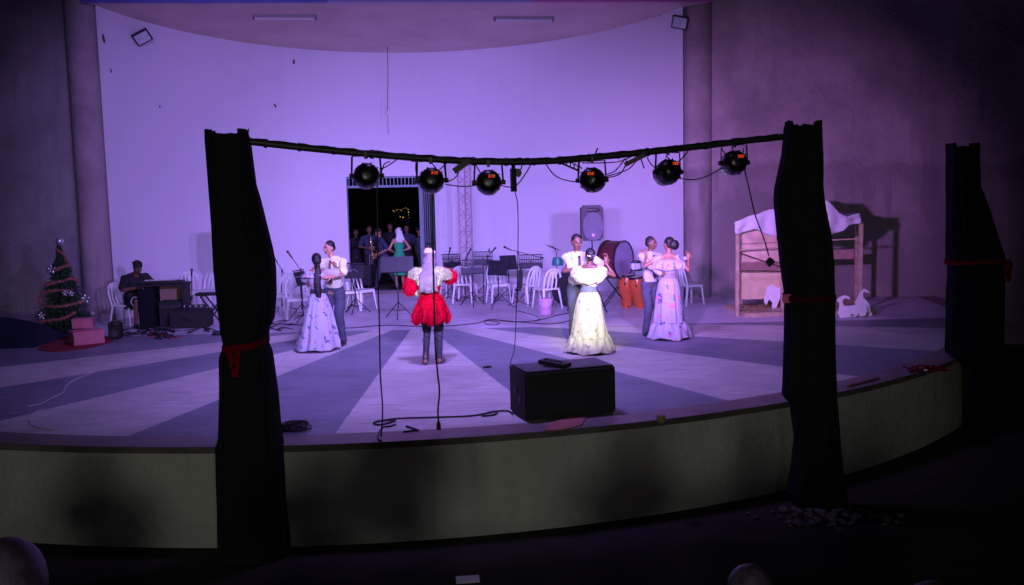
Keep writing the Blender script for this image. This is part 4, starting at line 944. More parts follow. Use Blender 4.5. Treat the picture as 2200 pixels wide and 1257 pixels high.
for i, (cu, cv, n_, w_, lab) in enumerate([(300, 716, 14, 46, 'tangle of black cables at the keyboard player\'s feet'), (340, 718, 12, 40, 'tangle of cables with red and white leads in front of the keyboard desk'), (450, 716, 9, 34, 'loose cable tangle on the floor left of the left black post'), (600, 702, 6, 30, 'thin cables on the floor right of the left black post')]):
    for j in range(2 if i == 1 else 1):
        mb = MB()
        for k in range(n_ if j == 0 else 3):
            pts = []; u0 = cu + random.uniform(-w_, w_); v0_ = cv + random.uniform(-8, 8)
            for t in range(5): pts.append(px(u0 + random.uniform(-22, 22), v0_ + random.uniform(-5, 5)) + V((0, 0, 0.012+random.uniform(0, 0.03))))
            mb.tube(spline(pts, 5), 0.009, 5)
        thing_mesh('cable_tangle', mb, M_cable if j == 0 else mat('red_lead', (0.4, 0.03, 0.04), 0.5), lab if j == 0 else 'few red leads lying in the cable tangle before the keyboard desk', 'cable tangle')
# red scrap with pale piece on the edge right
p = px(1982, 797); rs = empty('red_ribbon_scrap', V((p.x, p.y, 0)))
mb = MB()
for k in range(5): mb.tube(spline([V((random.uniform(-.28, .28), random.uniform(-.12, .12), random.uniform(0.01, .07))) for _ in range(4)], 5), 0.022, 6, flat=0.35)
mb.build('ribbon', M_ribbon, rs); mb = MB(); mb.ell((0.0, -0.1, 0.03), (0.03, 0.02, 0.015), None, 2); mb.build('knot', M_paper, rs); tag(rs, 'crumpled red ribbon lying on the stage edge at far right', 'ribbon')
p = px(1850, 827); mb = MB(); mb.bar(px(1822, 832)+V((0, 0, .012)), px(1888, 815)+V((0, 0, .012)), 0.04, 0.02); thing_mesh('wooden_strip', mb, mat('dark_red_wood', (0.16, 0.04, 0.04), 0.7), 'thin dark strip of wood lying on the stage right of the right-hand post', 'strip of wood')

# --- straw hut (nativity-like shed)
hutp = V((4.40, 18.25, 0)); hut = empty('wooden_hut', hutp)
hw, hd = 2.52, 1.25; hr = 0.05
def hp(x, y, z): return V((x + 0.30*y, y + x*hr, z))
zpL, zpR = 1.82, 1.80
for x, y, z in ((0.04, 0, zpL), (hw, 0.15, zpR), (0.04, hd, zpL), (hw, hd, zpR), (0.95, 0.02, 0.78)):
    mb = MB(); mb.bar(hp(x, y, 0.0), hp(x, y, z), 0.07, 0.06); mb.build('post', M_wood2, hut)
mb = MB(); mb.box(hp(0.055, hd/2, 1.10), (0.015, hd-0.1, 1.35), Matrix.Rotation(-0.29, 3, 'Z')); mb.build('side_panel', M_wood, hut)
mb = MB(); mb.box(hp(0.58, 0.22, 1.34), (1.04, 0.015, 0.78)); mb.build('upper_panel', M_wood, hut)
mb = MB(); mb.box(hp(0.58, 0.20, 0.62), (1.04, 0.015, 0.64)); mb.build('lower_panel', mat('yellow_plywood', (0.68, 0.54, 0.33), 0.75, var=0.15, scale=4), hut)
for (x0, z0, x1, z1, y) in ((0.05, 1.42, hw, 1.46, 0.16), (0.05, 1.30, 1.1, 1.33, 0.0), (0.05, 1.26, 0.9, 0.95, 0.02), (0.05, 0.90, 1.1, 0.86, 0.0)):
    mb = MB(); mb.bar(hp(x0, y, z0), hp(x1, y, z1), 0.035, 0.025); mb.build('batten', M_wood2 if z1 > 1.0 else mat('dark_wood', (0.10, 0.06, 0.04), 0.8), hut)
mb = MB(); mb.box(hp(0.58, 0.12, 0.97), (1.06, 0.22, 0.02), Matrix.Rotation(-0.9, 3, 'X')); mb.build('shelf', mat('pinkish_board', (0.42, 0.24, 0.22), 0.8), hut)
mb = MB(); mb.box(hp(1.85, hd, 1.08), (1.2, 0.02, 0.20)); mb.build('cross_board', mat('pinkish_board', (0.42, 0.24, 0.22), 0.8), hut)
mb = MB(); mb.box(hp(1.25, hd/2-0.1, 0.04), (hw+0.1, hd+0.25, 0.08), Matrix.Rotation(0.05, 3, 'Z')); mb.build('floor_tray', M_wood2, hut)
mb = MB(); random.seed(11)
for k in range(900):
    x = random.uniform(0.02, hw-0.05); y = random.uniform(-0.12, hd-0.1); a = random.uniform(0, 6.28); l_ = random.uniform(0.05, 0.14); z = 0.085 + random.uniform(0, 0.06)
    mb.tube([hp(x, y, z), hp(x+l_*math.cos(a), y+l_*math.sin(a), z+random.uniform(-.03, .04))], 0.004, 3, cap=False)
st = mb.build('straw', M_hay, hut); st['kind'] = 'stuff'
mb = MB()  # hanging fringe under the cloth
for k in range(16):
    x = 0.75+0.03*k+random.uniform(-.02, .02); mb.tube([hp(x, 0.02, 1.70), hp(x+random.uniform(-.02, .02), 0.02, 1.70-random.uniform(.06, .30))], 0.006, 4)
mb.build('dry_fringe', mat('dark_dry_stalks', (0.14, 0.07, 0.05), 0.9), hut)
tag(hut, 'rough open wooden hut with plywood panels, straw floor and a white cloth roof', 'hut')
# cloth roof
topc = [(1579, 477), (1600, 470), (1640, 455), (1690, 440), (1740, 432), (1765, 430), (1777, 430), (1790, 442), (1806, 458), (1820, 463), (1835, 459), (1849, 458)]
botc = [(1577, 497), (1585, 500), (1625, 494), (1640, 505), (1690, 509), (1740, 513), (1776, 514), (1800, 500), (1812, 491), (1822, 482), (1836, 483), (1848, 481)]
def cat_pt(c, u, y): v = lerp_tab([(a, b) for a, b in c], u)[0]; return pd(u, v, y)
nu, nv = 60, 26; vs = []; fs = []
for i in range(nu+1):
    u = 1578 + (1848-1578)*i/nu; yf = hutp.y - 0.06 + (pd(u, 470, 18.3).x-hutp.x)*hr
    a = cat_pt(topc, u, yf); c = cat_pt(botc, u, yf)
    for j in range(nv+1):
        if j <= 14:
            t_ = j/14; y = yf + (hd+0.15)*(1-t_); sag = -0.05*math.sin(math.pi*t_)
            q = V((a.x + 0.30*(y-yf), y, a.z + sag - 0.02*(1-t_)))
        else:
            t_ = (j-14)/(nv-14); q = V((a.x + (c.x-a.x)*t_, yf - 0.03*math.sin(t_*3), a.z + (c.z-a.z)*t_))
        q = q + V((0, 0.02*noise.noise(V((u*0.05, j*0.2, 1)))*2, 0.05*noise.noise(V((u*0.035, j*0.16, 3)))))
        q.y += 0.03*math.sin(u*0.16 + j*0.12)*min(1, max(0, (j-10)/10))
        vs.append(q)
        if i and j: b_ = (i-1)*(nv+1)+j-1; fs.append((b_, b_+1, b_+nv+2, b_+nv+1))
mb = MB(); mb.add(vs, fs); o = thing_mesh('cloth_roof', mb, M_sheet, 'white sheet draped over the wooden hut as its roof', 'cloth'); solid(o, 0.004)
# cut-out animals
def cutout(pts, y, lab, tw=0.0):
    P_ = [pd(u, v, y) for u, v in pts]; c = sum(P_, V((0, 0, 0)))/len(P_); c.z = min(q.z for q in P_)
    if c.z < 0.15: base = c.z
    mb = MB(); mb.prism([((q.x-c.x), (q.z-c.z)) for q in P_], V((0, 0, 0)), V((1, 0, 0)), V((0, 0, 1)), 0.018)
    mb.box((0, 0.06, 0.02), (0.22, 0.16, 0.02))
    o = mb.build('cutout_animal', M_whitepaint, smooth=False); o.location = c; o.rotation_euler = (0, 0, tw); tag(o, lab, 'cut-out animal', 'white cut-out animals by the hut'); return o
cutout([(1797, 647), (1802, 640), (1808, 636), (1816, 634), (1822, 637), (1828, 642), (1823, 643), (1816, 640), (1811, 643), (1810, 650), (1813, 657), (1824, 657), (1836, 655), (1845, 651), (1853, 652), (1860, 657), (1862, 668), (1858, 678), (1848, 680), (1844, 673), (1838, 680), (1830, 673), (1824, 682), (1805, 683), (1800, 672), (1803, 660), (1803, 650)], px(1830, 683).y, 'flat white long-necked animal cut-out nearer the black post')
cutout([(1842, 640), (1846, 630), (1850, 624), (1857, 620), (1864, 624), (1869, 629), (1863, 629), (1856, 626), (1853, 632), (1855, 640), (1862, 646), (1867, 655), (1870, 668), (1875, 677), (1869, 680), (1862, 674), (1855, 677), (1848, 664), (1840, 657), (1836, 650)], px(1855, 680).y, 'flat white long-necked animal cut-out farthest right, head higher', 0.02)
cutout([(1648, 617), (1656, 611), (1664, 614), (1672, 619), (1682, 613), (1692, 611), (1694, 624), (1690, 648), (1680, 650), (1676, 640), (1668, 660), (1664, 668), (1658, 660), (1659, 650), (1652, 643), (1646, 656), (1641, 648), (1645, 632)], 18.45, 'white cut-out animal standing inside the straw hut')

# --- left side: tree, gifts, keyboard corner
random.seed(5)
p = px(140, 716) ; p.z = 0; tree = empty('christmas_tree', p); ty = p.y
zt_ = pd(127, 530, ty).z
mb = MB(); mb.tube([(0, 0, 0), (-0.02, 0, zt_)], [0.035, 0.01], 8); mb.build('trunk', M_bark, tree)
mb = MB()
def trad(z): 
    t_ = z/zt_
    return lerp_tab([(0, 0.36), (0.12, 0.58), (0.2, 0.56), (0.36, 0.46), (0.42, 0.40), (0.58, 0.33), (0.66, 0.22), (0.75, 0.22), (0.84, 0.11), (1, 0.03)], t_)[0]
for k in range(1300):
    z = zt_*(0.05 + 0.95*random.random()**1.25); a = random.uniform(0, 6.28); rr_ = trad(z)*random.uniform(0.45, 1.08); r0 = rr_*random.uniform(0.15, 0.7)
    q0 = V((r0*math.cos(a), r0*math.sin(a), z+0.03)); q1 = V((rr_*math.cos(a), rr_*math.sin(a), z-0.03+random.uniform(-.03, .03)))
    d_ = (q1-q0)
    for j in range(11):
        t_ = j/10; c = q0 + d_*t_; l_ = 0.055*(1.1-t_*0.5)
        for s_ in range(3):
            n_ = V((random.gauss(0, 1), random.gauss(0, 1), random.gauss(0, 1))).normalized(); e_ = (n_ + d_.normalized()*0.6).normalized()*l_; w__ = e_.cross(V((0.3, 0.1, 1))).normalized()*0.008
            mb.add([c-w__, c+w__, c+e_], [(0, 1, 2)])
mb.build('foliage', M_needle, tree, smooth=False)
# garland following the photo's zig-zag round the cone
def gar(ptsuv, nm_):
    pts = []
    for u, v in ptsuv:
        q = pd(u, v, ty) - p; z = q.z; r_ = trad(z)*0.98+0.02; x = max(-r_, min(r_, q.x)); y = -math.sqrt(max(r_*r_-x*x, 0.0001)); pts.append(V((x, y, z)))
    sp_ = spline(pts, 8); mb = MB(); mb.tube(sp_, 0.007, 6)
    for q in sp_:
        for _ in range(26):
            n_ = V((random.gauss(0, 1), random.gauss(0, 1), random.gauss(0, 1))).normalized()*random.uniform(0.02, 0.05); w__ = n_.orthogonal().normalized()*0.006; mb.add([q-w__, q+w__, q+n_], [(0, 1, 2)])
    mb.build(nm_, M_garland, tree, smooth=False)
gar([(128, 537), (140, 548), (152, 555), (150, 567), (138, 575), (128, 578)], 'garland')
gar([(104, 600), (112, 609), (130, 605), (160, 598), (168, 604)], 'garland')
gar([(166, 622), (140, 620), (112, 626), (100, 637), (108, 648), (140, 652), (172, 650), (186, 644)], 'garland')
gar([(112, 684), (140, 680), (165, 676), (180, 666)], 'garland')
for u, v, r_ in ((122, 577, 8), (118, 671, 7), (185, 642, 8), (167, 628, 5), (205, 672, 4), (157, 626, 5)):
    q = pd(u, v, ty)-p; rr_ = trad(q.z)+0.03; x = max(-rr_, min(rr_, q.x)); c = V((x, -math.sqrt(max(rr_*rr_-x*x, 0.002)), q.z)); mb = MB(); s_ = r_/110
    for k in range(5):
        a = 2*math.pi*k/5+0.3; mb.ell(c+V((math.cos(a)*s_*0.8, 0, math.sin(a)*s_*0.8)), (s_*0.62, 0.02, s_*0.40), Matrix.Rotation(-a, 3, 'Y'), 2)
    mb.ell(c+V((0, -0.015, 0)), s_*0.3, None, 2); mb.build('silver_flower', M_silver, tree)
mb = MB(); mb.ell((pd(128, 519, ty)-p), (0.075, 0.075, 0.08)); mb.build('top_ornament', M_silver, tree)
tag(tree, 'decorated Christmas tree with pink tinsel and silver flowers by the left column', 'christmas tree')
def giftbox(u0, v0, u1, v1, depth, hgt, rz, lab, z=0.0, group='pink gift boxes under the tree'):
    a, c = px(u0, v0, z), px(u1, v1, z); w_ = (c-a).length; rz = math.atan2(c.y-a.y, c.x-a.x)
    t_ = empty('gift_box', V((a.x, a.y, z)), rz); mb = MB(); mb.box((w_/2, depth/2, hgt*0.42), (w_-0.015, depth-0.015, hgt*0.84)); mb.build('box', M_pink, t_, smooth=False)
    mb = MB(); mb.box((w_/2, depth/2, hgt*0.84+hgt*0.08), (w_, depth, hgt*0.16), None, 0.004); mb.build('lid', M_pink, t_, smooth=False); tag(t_, lab, 'gift box', group); return t_
def gift(loc, rz, w_, d_, h_, lab):
    t_ = empty('gift_box', loc, rz); mb = MB(); mb.box((0, 0, h_*0.42), (w_-0.015, d_-0.015, h_*0.84), None, 0.003); mb.build('box', M_pink, t_, smooth=False)
    mb = MB(); mb.box((0, 0, h_*0.92), (w_, d_, h_*0.17), None, 0.004); mb.build('lid', M_pink, t_, smooth=False); tag(t_, lab, 'gift box', 'pink gift boxes under the tree')
g_ = px(188, 738); g_.z = 0; gift(g_, 0.62, 0.52, 0.40, 0.24, 'larger pink gift box on the floor under the tree')
g_ = px(182, 732); gift(V((g_.x, g_.y, 0.243)), 0.25, 0.36, 0.26, 0.17, 'smaller pink gift box resting on top of the larger one')
def setw(g, w_): 
    for c in kids(g): pass
pts = [px(80, 752), px(110, 757), (px(185, 750)), px(245, 735), px(215, 716), px(150, 722), px(95, 735)]
mb = MB(); mb.prism([(q.x, q.y) for q in pts], V((0, 0, 0.006)), V((1, 0, 0)), V((0, 1, 0)), 0.008); thing_mesh('red_floor_cloth', mb, M_redcloth, 'red cloth spread on the floor beneath the tree and gifts', 'cloth')
# dark blue cloth heap
mb = MB(); hc = px(45, 742); vs = []; fs = []; nx, ny = 44, 20
for i in range(nx+1):
    for j in range(ny+1):
        x = -2.6 + 3.0*i/nx; y = -0.35 + 1.6*j/ny
        e = math.exp(-((x+0.9)**2/1.6 + (y-0.4)**2/0.35)); z = 0.50*e*(1+0.35*noise.noise(V((x*2.2, y*2.2, 0)))) + 0.03*abs(noise.noise(V((x*5, y*5, 2))))
        ed = min(1, min(i, nx-i, j, ny-j)/2); vs.append(hc + V((x+0.0, y, z*ed + 0.005)))
        if i and j: b_ = (i-1)*(ny+1)+j-1; fs.append((b_, b_+1, b_+ny+2, b_+ny+1))
mb.add(vs, fs); thing_mesh('cloth_heap', mb, mat('midnight_blue_cloth', (0.008, 0.012, 0.04), 0.95, bump=0.4), 'midnight blue cloth heaped on the floor left of the Christmas tree', 'cloth')
# small black speaker on floor
p = px(246, 730); p.z = 0; t_ = empty('small_speaker', p, 0.15)
mb = MB(); mb.box((0, 0.12, 0.165), (0.22, 0.22, 0.33), None, 0.03); mb.build('cabinet', M_black, t_)
mb = MB(); mb.lathe([(0.075, 0), (0.07, 0.01), (0.02, 0.004)], c=(0, 0.008, 0.12), seg=24, M=Matrix.Rotation(math.pi/2, 4, 'X')); mb.build('cone', M_grille, t_); mb = MB(); mb.box((0.05, 0.004, 0.29), (0.07, 0.01, 0.02)); mb.build('badge', M_steel, t_)
tag(t_, 'small black speaker on the floor between the gifts and the keyboard player', 'speaker')
# keyboard desk: open black case on end with a keyboard on top, gear inside
a, c = px(333, 706), px(384, 700); ky = a.y; zt_ = pd(320, 612, ky).z
t_ = empty('keyboard_desk', V((a.x, a.y, 0)), 0.12); wd = (c-a).length + 0.05
mb = MB(); mb.box((-0.15, 0.3, zt_/2), (0.30, 0.55, zt_), None, 0.01); mb.build('covered_side', M_cloth, t_)
mb = MB(); mb.box((wd/2-0.1, 0.3, zt_-0.02), (wd+0.38, 0.60, 0.035), None, 0.004); mb.build('table_top', M_blackcab, t_)
mb = MB(); mb.box((wd+0.04, 0.3, zt_/2), (0.04, 0.56, zt_-0.02)); mb.build('side_board', M_blackcab, t_)
mb = MB(); mb.box((wd/2, 0.56, zt_/2+0.05), (wd, 0.02, zt_-0.2)); mb.build('back_board', mat('pinkish_board', (0.42, 0.24, 0.22), 0.8), t_)
tag(t_, 'black desk holding the keyboard, open at the front with gear inside', 'desk')
kb = empty('electric_keyboard', t_.location + V((0.0, 0.20, zt_+0.004)), 0.12)
mb = MB(); mb.box((wd/2-0.15, 0.02, 0.03), (wd+0.30, 0.28, 0.055), None, 0.01); mb.build('case', M_black, kb)
mb = MB(); mb.box((wd/2-0.2, 0.08, 0.062), (wd+0.05, 0.13, 0.010)); mb.build('white_keys', M_paper, kb)
tag(kb, 'electric keyboard lying on top of the black desk under the player\'s hands', 'keyboard')
am = empty('amplifier', t_.location + V((wd/2+0.02, 0.12, 0.0)), 0.12)
mb = MB(); mb.box((0, 0.18, 0.27), (wd-0.08, 0.34, 0.5), None, 0.012); mb.build('cabinet', M_blackcab, am)
mb = MB(); mb.box((0, 0.004, 0.42), (wd-0.10, 0.012, 0.10)); mb.build('control_panel', M_stand, am)
mb = MB()
for k in range(7): mb.box((-wd/2+0.10+k*(wd-0.2)/6, -0.006, 0.42), (0.03, 0.014, 0.022))
mb.build('knob_row', M_steel, am); tag(am, 'black amplifier with a row of pale knobs standing inside the keyboard desk', 'amplifier')
p = px(405, 706); p.z = 0; fc = empty('flight_case', p, 0.05); cw = 0.72; chh = pd(405, 668, p.y).z
mb = MB(); mb.box((0, 0.26, chh/2), (cw, 0.5, chh), None, 0.015); mb.build('case', M_blackcab, fc)
mb = MB(); mb.tube([(-0.1, -0.01, chh*0.6), (-0.08, -0.03, chh*0.55), (0.08, -0.03, chh*0.55), (0.1, -0.01, chh*0.6)], 0.01, 6); mb.build('handle', M_metal, fc)
tag(fc, 'low black equipment case beside the keyboard desk', 'case')
mx_ = empty('mixer', p + V((0.02, 0.22, chh+0.004)), 0.05)
mb = MB(); mb.box((0, 0.02, 0.03), (0.5, 0.34, 0.05), Matrix.Rotation(0.15, 3, 'X'), 0.01); mb.build('case', M_stand, mx_)
for k in range(8): mb = MB(); mb.tube([(-0.2+0.055*k, -0.02, 0.05), (-0.2+0.055*k, -0.02, 0.075+0.01*(k % 3))], 0.012, 6); mb.build('knob', M_paper if k % 2 else M_black, mx_)
tag(mx_, 'small mixing desk with knobs on top of the black equipment case', 'mixer')
# cable and laptop-ish clutter: folding keyboard stand at the left post
p = px(458, 704); p.z = 0; ks = empty('small_keyboard_stand', p)
mb = MB()
for y in (0.0, 0.30): mb.bar((-0.22, y, 0.01), (0.22, y, 0.62), 0.025); mb.bar((0.22, y, 0.01), (-0.22, y, 0.62), 0.025)
mb.bar((-0.22, 0, 0.62), (-0.22, 0.3, 0.62), 0.02); mb.bar((0.22, 0, 0.62), (0.22, 0.3, 0.62), 0.02); mb.build('folding_frame', M_metal, ks)
mb = MB(); mb.box((-0.02, 0.15, 0.66), (0.62, 0.26, 0.06), None, 0.01); mb.build('keyboard', M_black, ks)
tag(ks, 'small black keyboard on a crossed folding stand next to the left black post', 'keyboard stand')

# --- foreground bits on the ground
p = px(1005, 1246, GZ); mb = MB(); mb.box((0, 0, 0.006), (0.22, 0.16, 0.006), Matrix.Rotation(0.1, 3, 'Z')); mb.box((0.0, 0.02, 0.010), (0.09, 0.03, 0.002)); o = mb.build('paper_sheet', M_paper); o.location = V((p.x, p.y, GZ)); tag(o, 'pale sheet of paper lying on the dark ground at the bottom edge', 'paper')
random.seed(21)
# stones heaped around the foot of the right-hand post: each its own stone
proto = []
for k in range(4):
    bm = bmesh.new(); bmesh.ops.create_icosphere(bm, subdivisions=2, radius=1)
    for q in bm.verts: q.co = q.co*(1+0.28*noise.noise(q.co*1.7+V((k*5, 0, 0)))); q.co.z *= 0.65
    mb = MB(); mb.bm(bm); o = mb.build('stone', M_stone); proto.append(o); o.scale = (0.03,)*3
cen = px(1765, 1112, GZ); cnt = 0
for k in range(110):
    a = random.uniform(0, 6.28); r_ = abs(random.gauss(0, 0.24))+0.10
    x = cen.x + 1.25*r_*math.cos(a)+0.05; y = cen.y - 0.02 + 0.75*r_*math.sin(a)
    if y > cen.y+0.25: continue
    o = proto[k % 4] if k < 4 else proto[k % 4].copy()
    if k >= 4: C.objects.link(o)
    s_ = random.uniform(0.018, 0.045); o.scale = (s_*random.uniform(0.8, 1.4), s_, s_); o.rotation_euler = (random.uniform(-.4, .4), random.uniform(-.4, .4), random.uniform(0, 6))
    hz = 0.10*math.exp(-(r_/0.3)**2); o.location = V((x, y, GZ + s_*0.5 + hz))
    tag(o, 'pale stone in the heap around the foot of the right-hand draped post', 'stone', 'stones heaped at the right-hand post')

# ================================================================== PEOPLE
DG = bpy.context.evaluated_depsgraph_get
def vox(name, mb, m, parent, voxel=0.008, smooth=4, fold=0.0, seed=0):
    me = bpy.data.meshes.new(name); me.from_pydata([tuple(q) for q in mb.v], [], mb.f)
    bm = bmesh.new(); bm.from_mesh(me); bmesh.ops.recalc_face_normals(bm, faces=bm.faces[:]); bm.to_mesh(me); bm.free()
    o = bpy.data.objects.new(name, me); C.objects.link(o)
    r = o.modifiers.new('r', 'REMESH'); r.mode = 'VOXEL'; r.voxel_size = voxel
    s_ = o.modifiers.new('s', 'SMOOTH'); s_.factor = 0.5; s_.iterations = smooth
    bpy.context.view_layer.update(); dg = bpy.context.evaluated_depsgraph_get()
    nm = bpy.data.meshes.new_from_object(o.evaluated_get(dg)); o.modifiers.clear(); old = o.data; o.data = nm; bpy.data.meshes.remove(old); nm.name = name
    if fold:
        nm.update(); cs_ = [(v.co.copy(), v.normal.copy()) for v in nm.vertices]; fl = []
        for c, nn in cs_:
            d = noise.noise(V((c.x*9+seed, c.y*9, c.z*5)))*fold + noise.noise(V((c.x*4, c.y*4+seed, c.z*14)))*fold*0.8
            fl += list(c + nn*d)
        nm.vertices.foreach_set('co', fl); nm.update()
    nm.polygons.foreach_set('use_smooth', [True]*len(nm.polygons))
    nm.materials.clear(); nm.materials.append(m); o.parent = parent; return o
def ik(a, t, l1, l2, pole):
    a, t, pole = V(a), V(t), V(pole); d = t-a; L_ = min(d.length, (l1+l2)*0.999); dn = d.normalized(); t = a+dn*L_
    x = (l1*l1-l2*l2+L_*L_)/(2*L_); h = math.sqrt(max(l1*l1-x*x, 0)); pv = pole - dn*pole.dot(dn)
    pv = pv.normalized() if pv.length > 1e-5 else dn.orthogonal()
    return a+dn*x+pv*h, t
def hand(mb, W, d, n, side, curl=0.5, sc=1.0):
    d = V(d).normalized(); n = V(n); n = (n-d*n.dot(d)).normalized(); s = d.cross(n)*side
    rot = Matrix((s, n, d)).transposed()
    mb.ell(W+d*0.048*sc, (0.040*sc, 0.017*sc, 0.055*sc), rot, 2); mb.cap(W-d*0.03, W+d*0.03, 0.026*sc, 0.026*sc, 10)
    for k, (off, ln) in enumerate(((0.034, 0.070), (0.0115, 0.080), (-0.0115, 0.075), (-0.034, 0.058))):
        b = W + d*0.088*sc + s*off*sc; dd = (d + s*off*3).normalized()
        m1 = b + (dd*math.cos(curl*0.7)+n*math.sin(curl*0.7))*ln*0.5*sc; m2 = m1 + (dd*math.cos(curl*1.8)+n*math.sin(curl*1.8))*ln*0.5*sc
        mb.cap(b, m1, 0.0098*sc, 0.0088*sc, 8); mb.cap(m1, m2, 0.0088*sc, 0.0075*sc, 8)
    b = W + d*0.025*sc + s*0.034*sc; m1 = b + (d*0.6+s*0.75+n*0.25).normalized()*0.038*sc; m2 = m1 + (d*0.85+s*0.3+n*0.5).normalized()*0.032*sc
    mb.cap(b, m1, 0.0125*sc, 0.0105*sc, 8); mb.cap(m1, m2, 0.0105*sc, 0.0085*sc, 8)

class Person:
    """local frame: faces -Y, x = image right when yaw 0 (the person's own left side), 1.75 m tall"""
    def __init__(s, loc, yaw, height, label, skin, sex='m', lean=(0, 0), group=None, voxel=0.008):
        s.k = height/1.75; s.root = empty('person', loc, yaw, s.k); s.yaw = yaw; s.loc = V(loc); s.sex = sex; s.skin = skin; s.voxel = voxel
        tag(s.root, label, 'person', group)
        f = sex == 'f'
        s.sw = 0.152 if f else 0.182; s.chx = 0.135 if f else 0.163; s.wx = 0.105 if f else 0.132; s.hx = 0.165 if f else 0.150
        L_ = V((lean[0], lean[1], 0)); s.L = L_
        s.pel = V((0, 0, 0.95)); s.waist = V((0, 0, 1.10))+L_*0.3; s.chest = V((0, 0, 1.29))+L_*0.7; s.nb = V((0, 0.005, 1.45))+L_; s.head = V((0, -0.01, 1.635))+L_*1.3
        s.sh = {1: V((s.sw, 0.0, 1.405))+L_*0.9, -1: V((-s.sw, 0.0, 1.405))+L_*0.9}; s.hip = {1: V((0.088, 0, 0.90)), -1: V((-0.088, 0, 0.90))}
        s.el = {}; s.wr = {}; s.kn = {}; s.an = {}; s.hd = {}; s.hn = {}; s.curl = {1: 0.5, -1: 0.5}
        s.hrot = Matrix.Identity(3)
        for k in (1, -1): s.foot(k, (k*0.10, 0, 0.085)); s.arm_local(k, (k*0.26, -0.06, 0.90), (k*0.3, 1, 0))
        s.toe = {1: V((0.15, -1, 0)).normalized(), -1: V((-0.15, -1, 0)).normalized()}
    def loc2(s, w): # world -> local
        return (Matrix.Rotation(-s.yaw, 3, 'Z') @ (V(w)-s.loc))/s.k
    def foot(s, k, a, pole=(0, -1, 0.0)): s.kn[k], s.an[k] = ik(s.hip[k], a, 0.43, 0.40, pole)
    def arm_local(s, k, t, pole, hn=None, curl=None):
        s.el[k], s.wr[k] = ik(s.sh[k], t, 0.285, 0.255, pole); s.hd[k] = (s.wr[k]-s.el[k]).normalized(); s.hn[k] = V(hn) if hn else V((-k, 0, 0))
        if curl is not None: s.curl[k] = curl
    def arm(s, k, w, pole, hn=None, curl=None, hdir=None):
        rp = Matrix.Rotation(-s.yaw, 3, 'Z'); s.arm_local(k, s.loc2(w), rp @ V(pole), (rp @ V(hn)) if hn else None, curl)
        if hdir: s.hd[k] = (rp @ V(hdir)).normalized()
    def look(s, yaw, pitch=0.0, tilt=0.0): s.hrot = Matrix.Rotation(yaw, 3, 'Z') @ Matrix.Rotation(pitch, 3, 'X') @ Matrix.Rotation(tilt, 3, 'Y')
    def H(s, x, y, z): return s.head + s.hrot @ V((x, y, z))
    def body(s, legs=True):
        mb = MB(); f = s.sex == 'f'
        mb.ell(s.pel+V((0, 0.01, 0)), (s.hx, 0.112, 0.125)); mb.ell(s.waist, (s.wx, 0.090, 0.15)); mb.ell(s.chest, (s.chx, 0.105, 0.175))
        mb.cap(s.sh[1].lerp(s.sh[-1], 0.1), s.sh[1].lerp(s.sh[-1], 0.9), 0.055, 0.055); mb.cap(s.nb-V((0, 0, 0.07)), s.H(0, 0.015, -0.06), 0.060 if not f else 0.05, 0.048 if not f else 0.042)
        for k in (1, -1): mb.cap(s.nb+V((k*0.02, 0.015, 0.0)), s.sh[k].lerp(s.nb, 0.1)+V((0, 0, 0.0)), 0.045, 0.045)
        if f:
            for k in (1, -1): mb.ell(s.chest+V((k*0.065, -0.075, 0.01)), (0.058, 0.055, 0.058))
        a = 0.86 if f else 1.0
        for k in (1, -1):
            mb.cap(s.sh[k], s.el[k], 0.052*a, 0.040*a); mb.cap(s.el[k], s.wr[k], 0.040*a, 0.026*a); mb.ell(s.el[k].lerp(s.wr[k], 0.25), 0.041*a)
            hand(mb, s.wr[k], s.hd[k], s.hn[k], k, s.curl[k], 0.95 if f else 1.05)
            if legs:
                mb.cap(s.hip[k], s.kn[k], 0.085, 0.055); mb.cap(s.kn[k], s.an[k], 0.053, 0.034); mb.ell(s.kn[k].lerp(s.an[k], 0.3)+V((0, 0.018, 0)), 0.054)
                mb.cap(s.an[k]+V((0, 0.02, -0.05)), s.an[k]+s.toe[k]*0.14+V((0, 0, -0.055)), 0.035, 0.026)
        # head
        r = s.hrot; mb.ell(s.H(0, 0.012, 0.012), (0.074, 0.092, 0.098), r); mb.ell(s.H(0, -0.018, -0.045), (0.060, 0.068, 0.062), r); mb.ell(s.H(0, -0.045, -0.085), (0.034, 0.034, 0.026), r)
        mb.cap(s.H(0, -0.082, 0.010), s.H(0, -0.103, -0.030), 0.010, 0.015, 8); mb.ell(s.H(0, -0.078, -0.062), (0.025, 0.014, 0.013), r)
        mb.cap(s.H(-0.035, -0.072, 0.022), s.H(0.035, -0.072, 0.022), 0.013, 0.013, 8)
        for k in (1, -1): mb.ell(s.H(k*0.075, 0.005, -0.012), (0.010, 0.022, 0.032), r); mb.ell(s.H(k*0.038, -0.066, -0.028), (0.022, 0.018, 0.022), r)
        s.bodyo = vox('body', mb, s.skin, s.root, s.voxel, 3)
        return s.bodyo
    def face(s):
        for k in (1, -1):
            mb = MB(); mb.ell(s.H(k*0.030, -0.083, 0.000), (0.011, 0.006, 0.0055), s.hrot, 2); e = mb.build('eye', M_eyew, s.root)
            mb = MB(); mb.ell(s.H(k*0.030, -0.0895, 0.000), (0.0062, 0.004, 0.0062), s.hrot, 2); mb.build('iris', M_eyeb, e)
            mb = MB(); mb.cap(s.H(k*0.017, -0.090, 0.020), s.H(k*0.045, -0.080, 0.021), 0.0045, 0.003, 6); mb.build('eyebrow', M_hair, s.root)
        mb = MB(); mb.ell(s.H(0, -0.0895, -0.062), (0.024, 0.008, 0.009), s.hrot, 2); mb.build('mouth', M_lip, s.root)
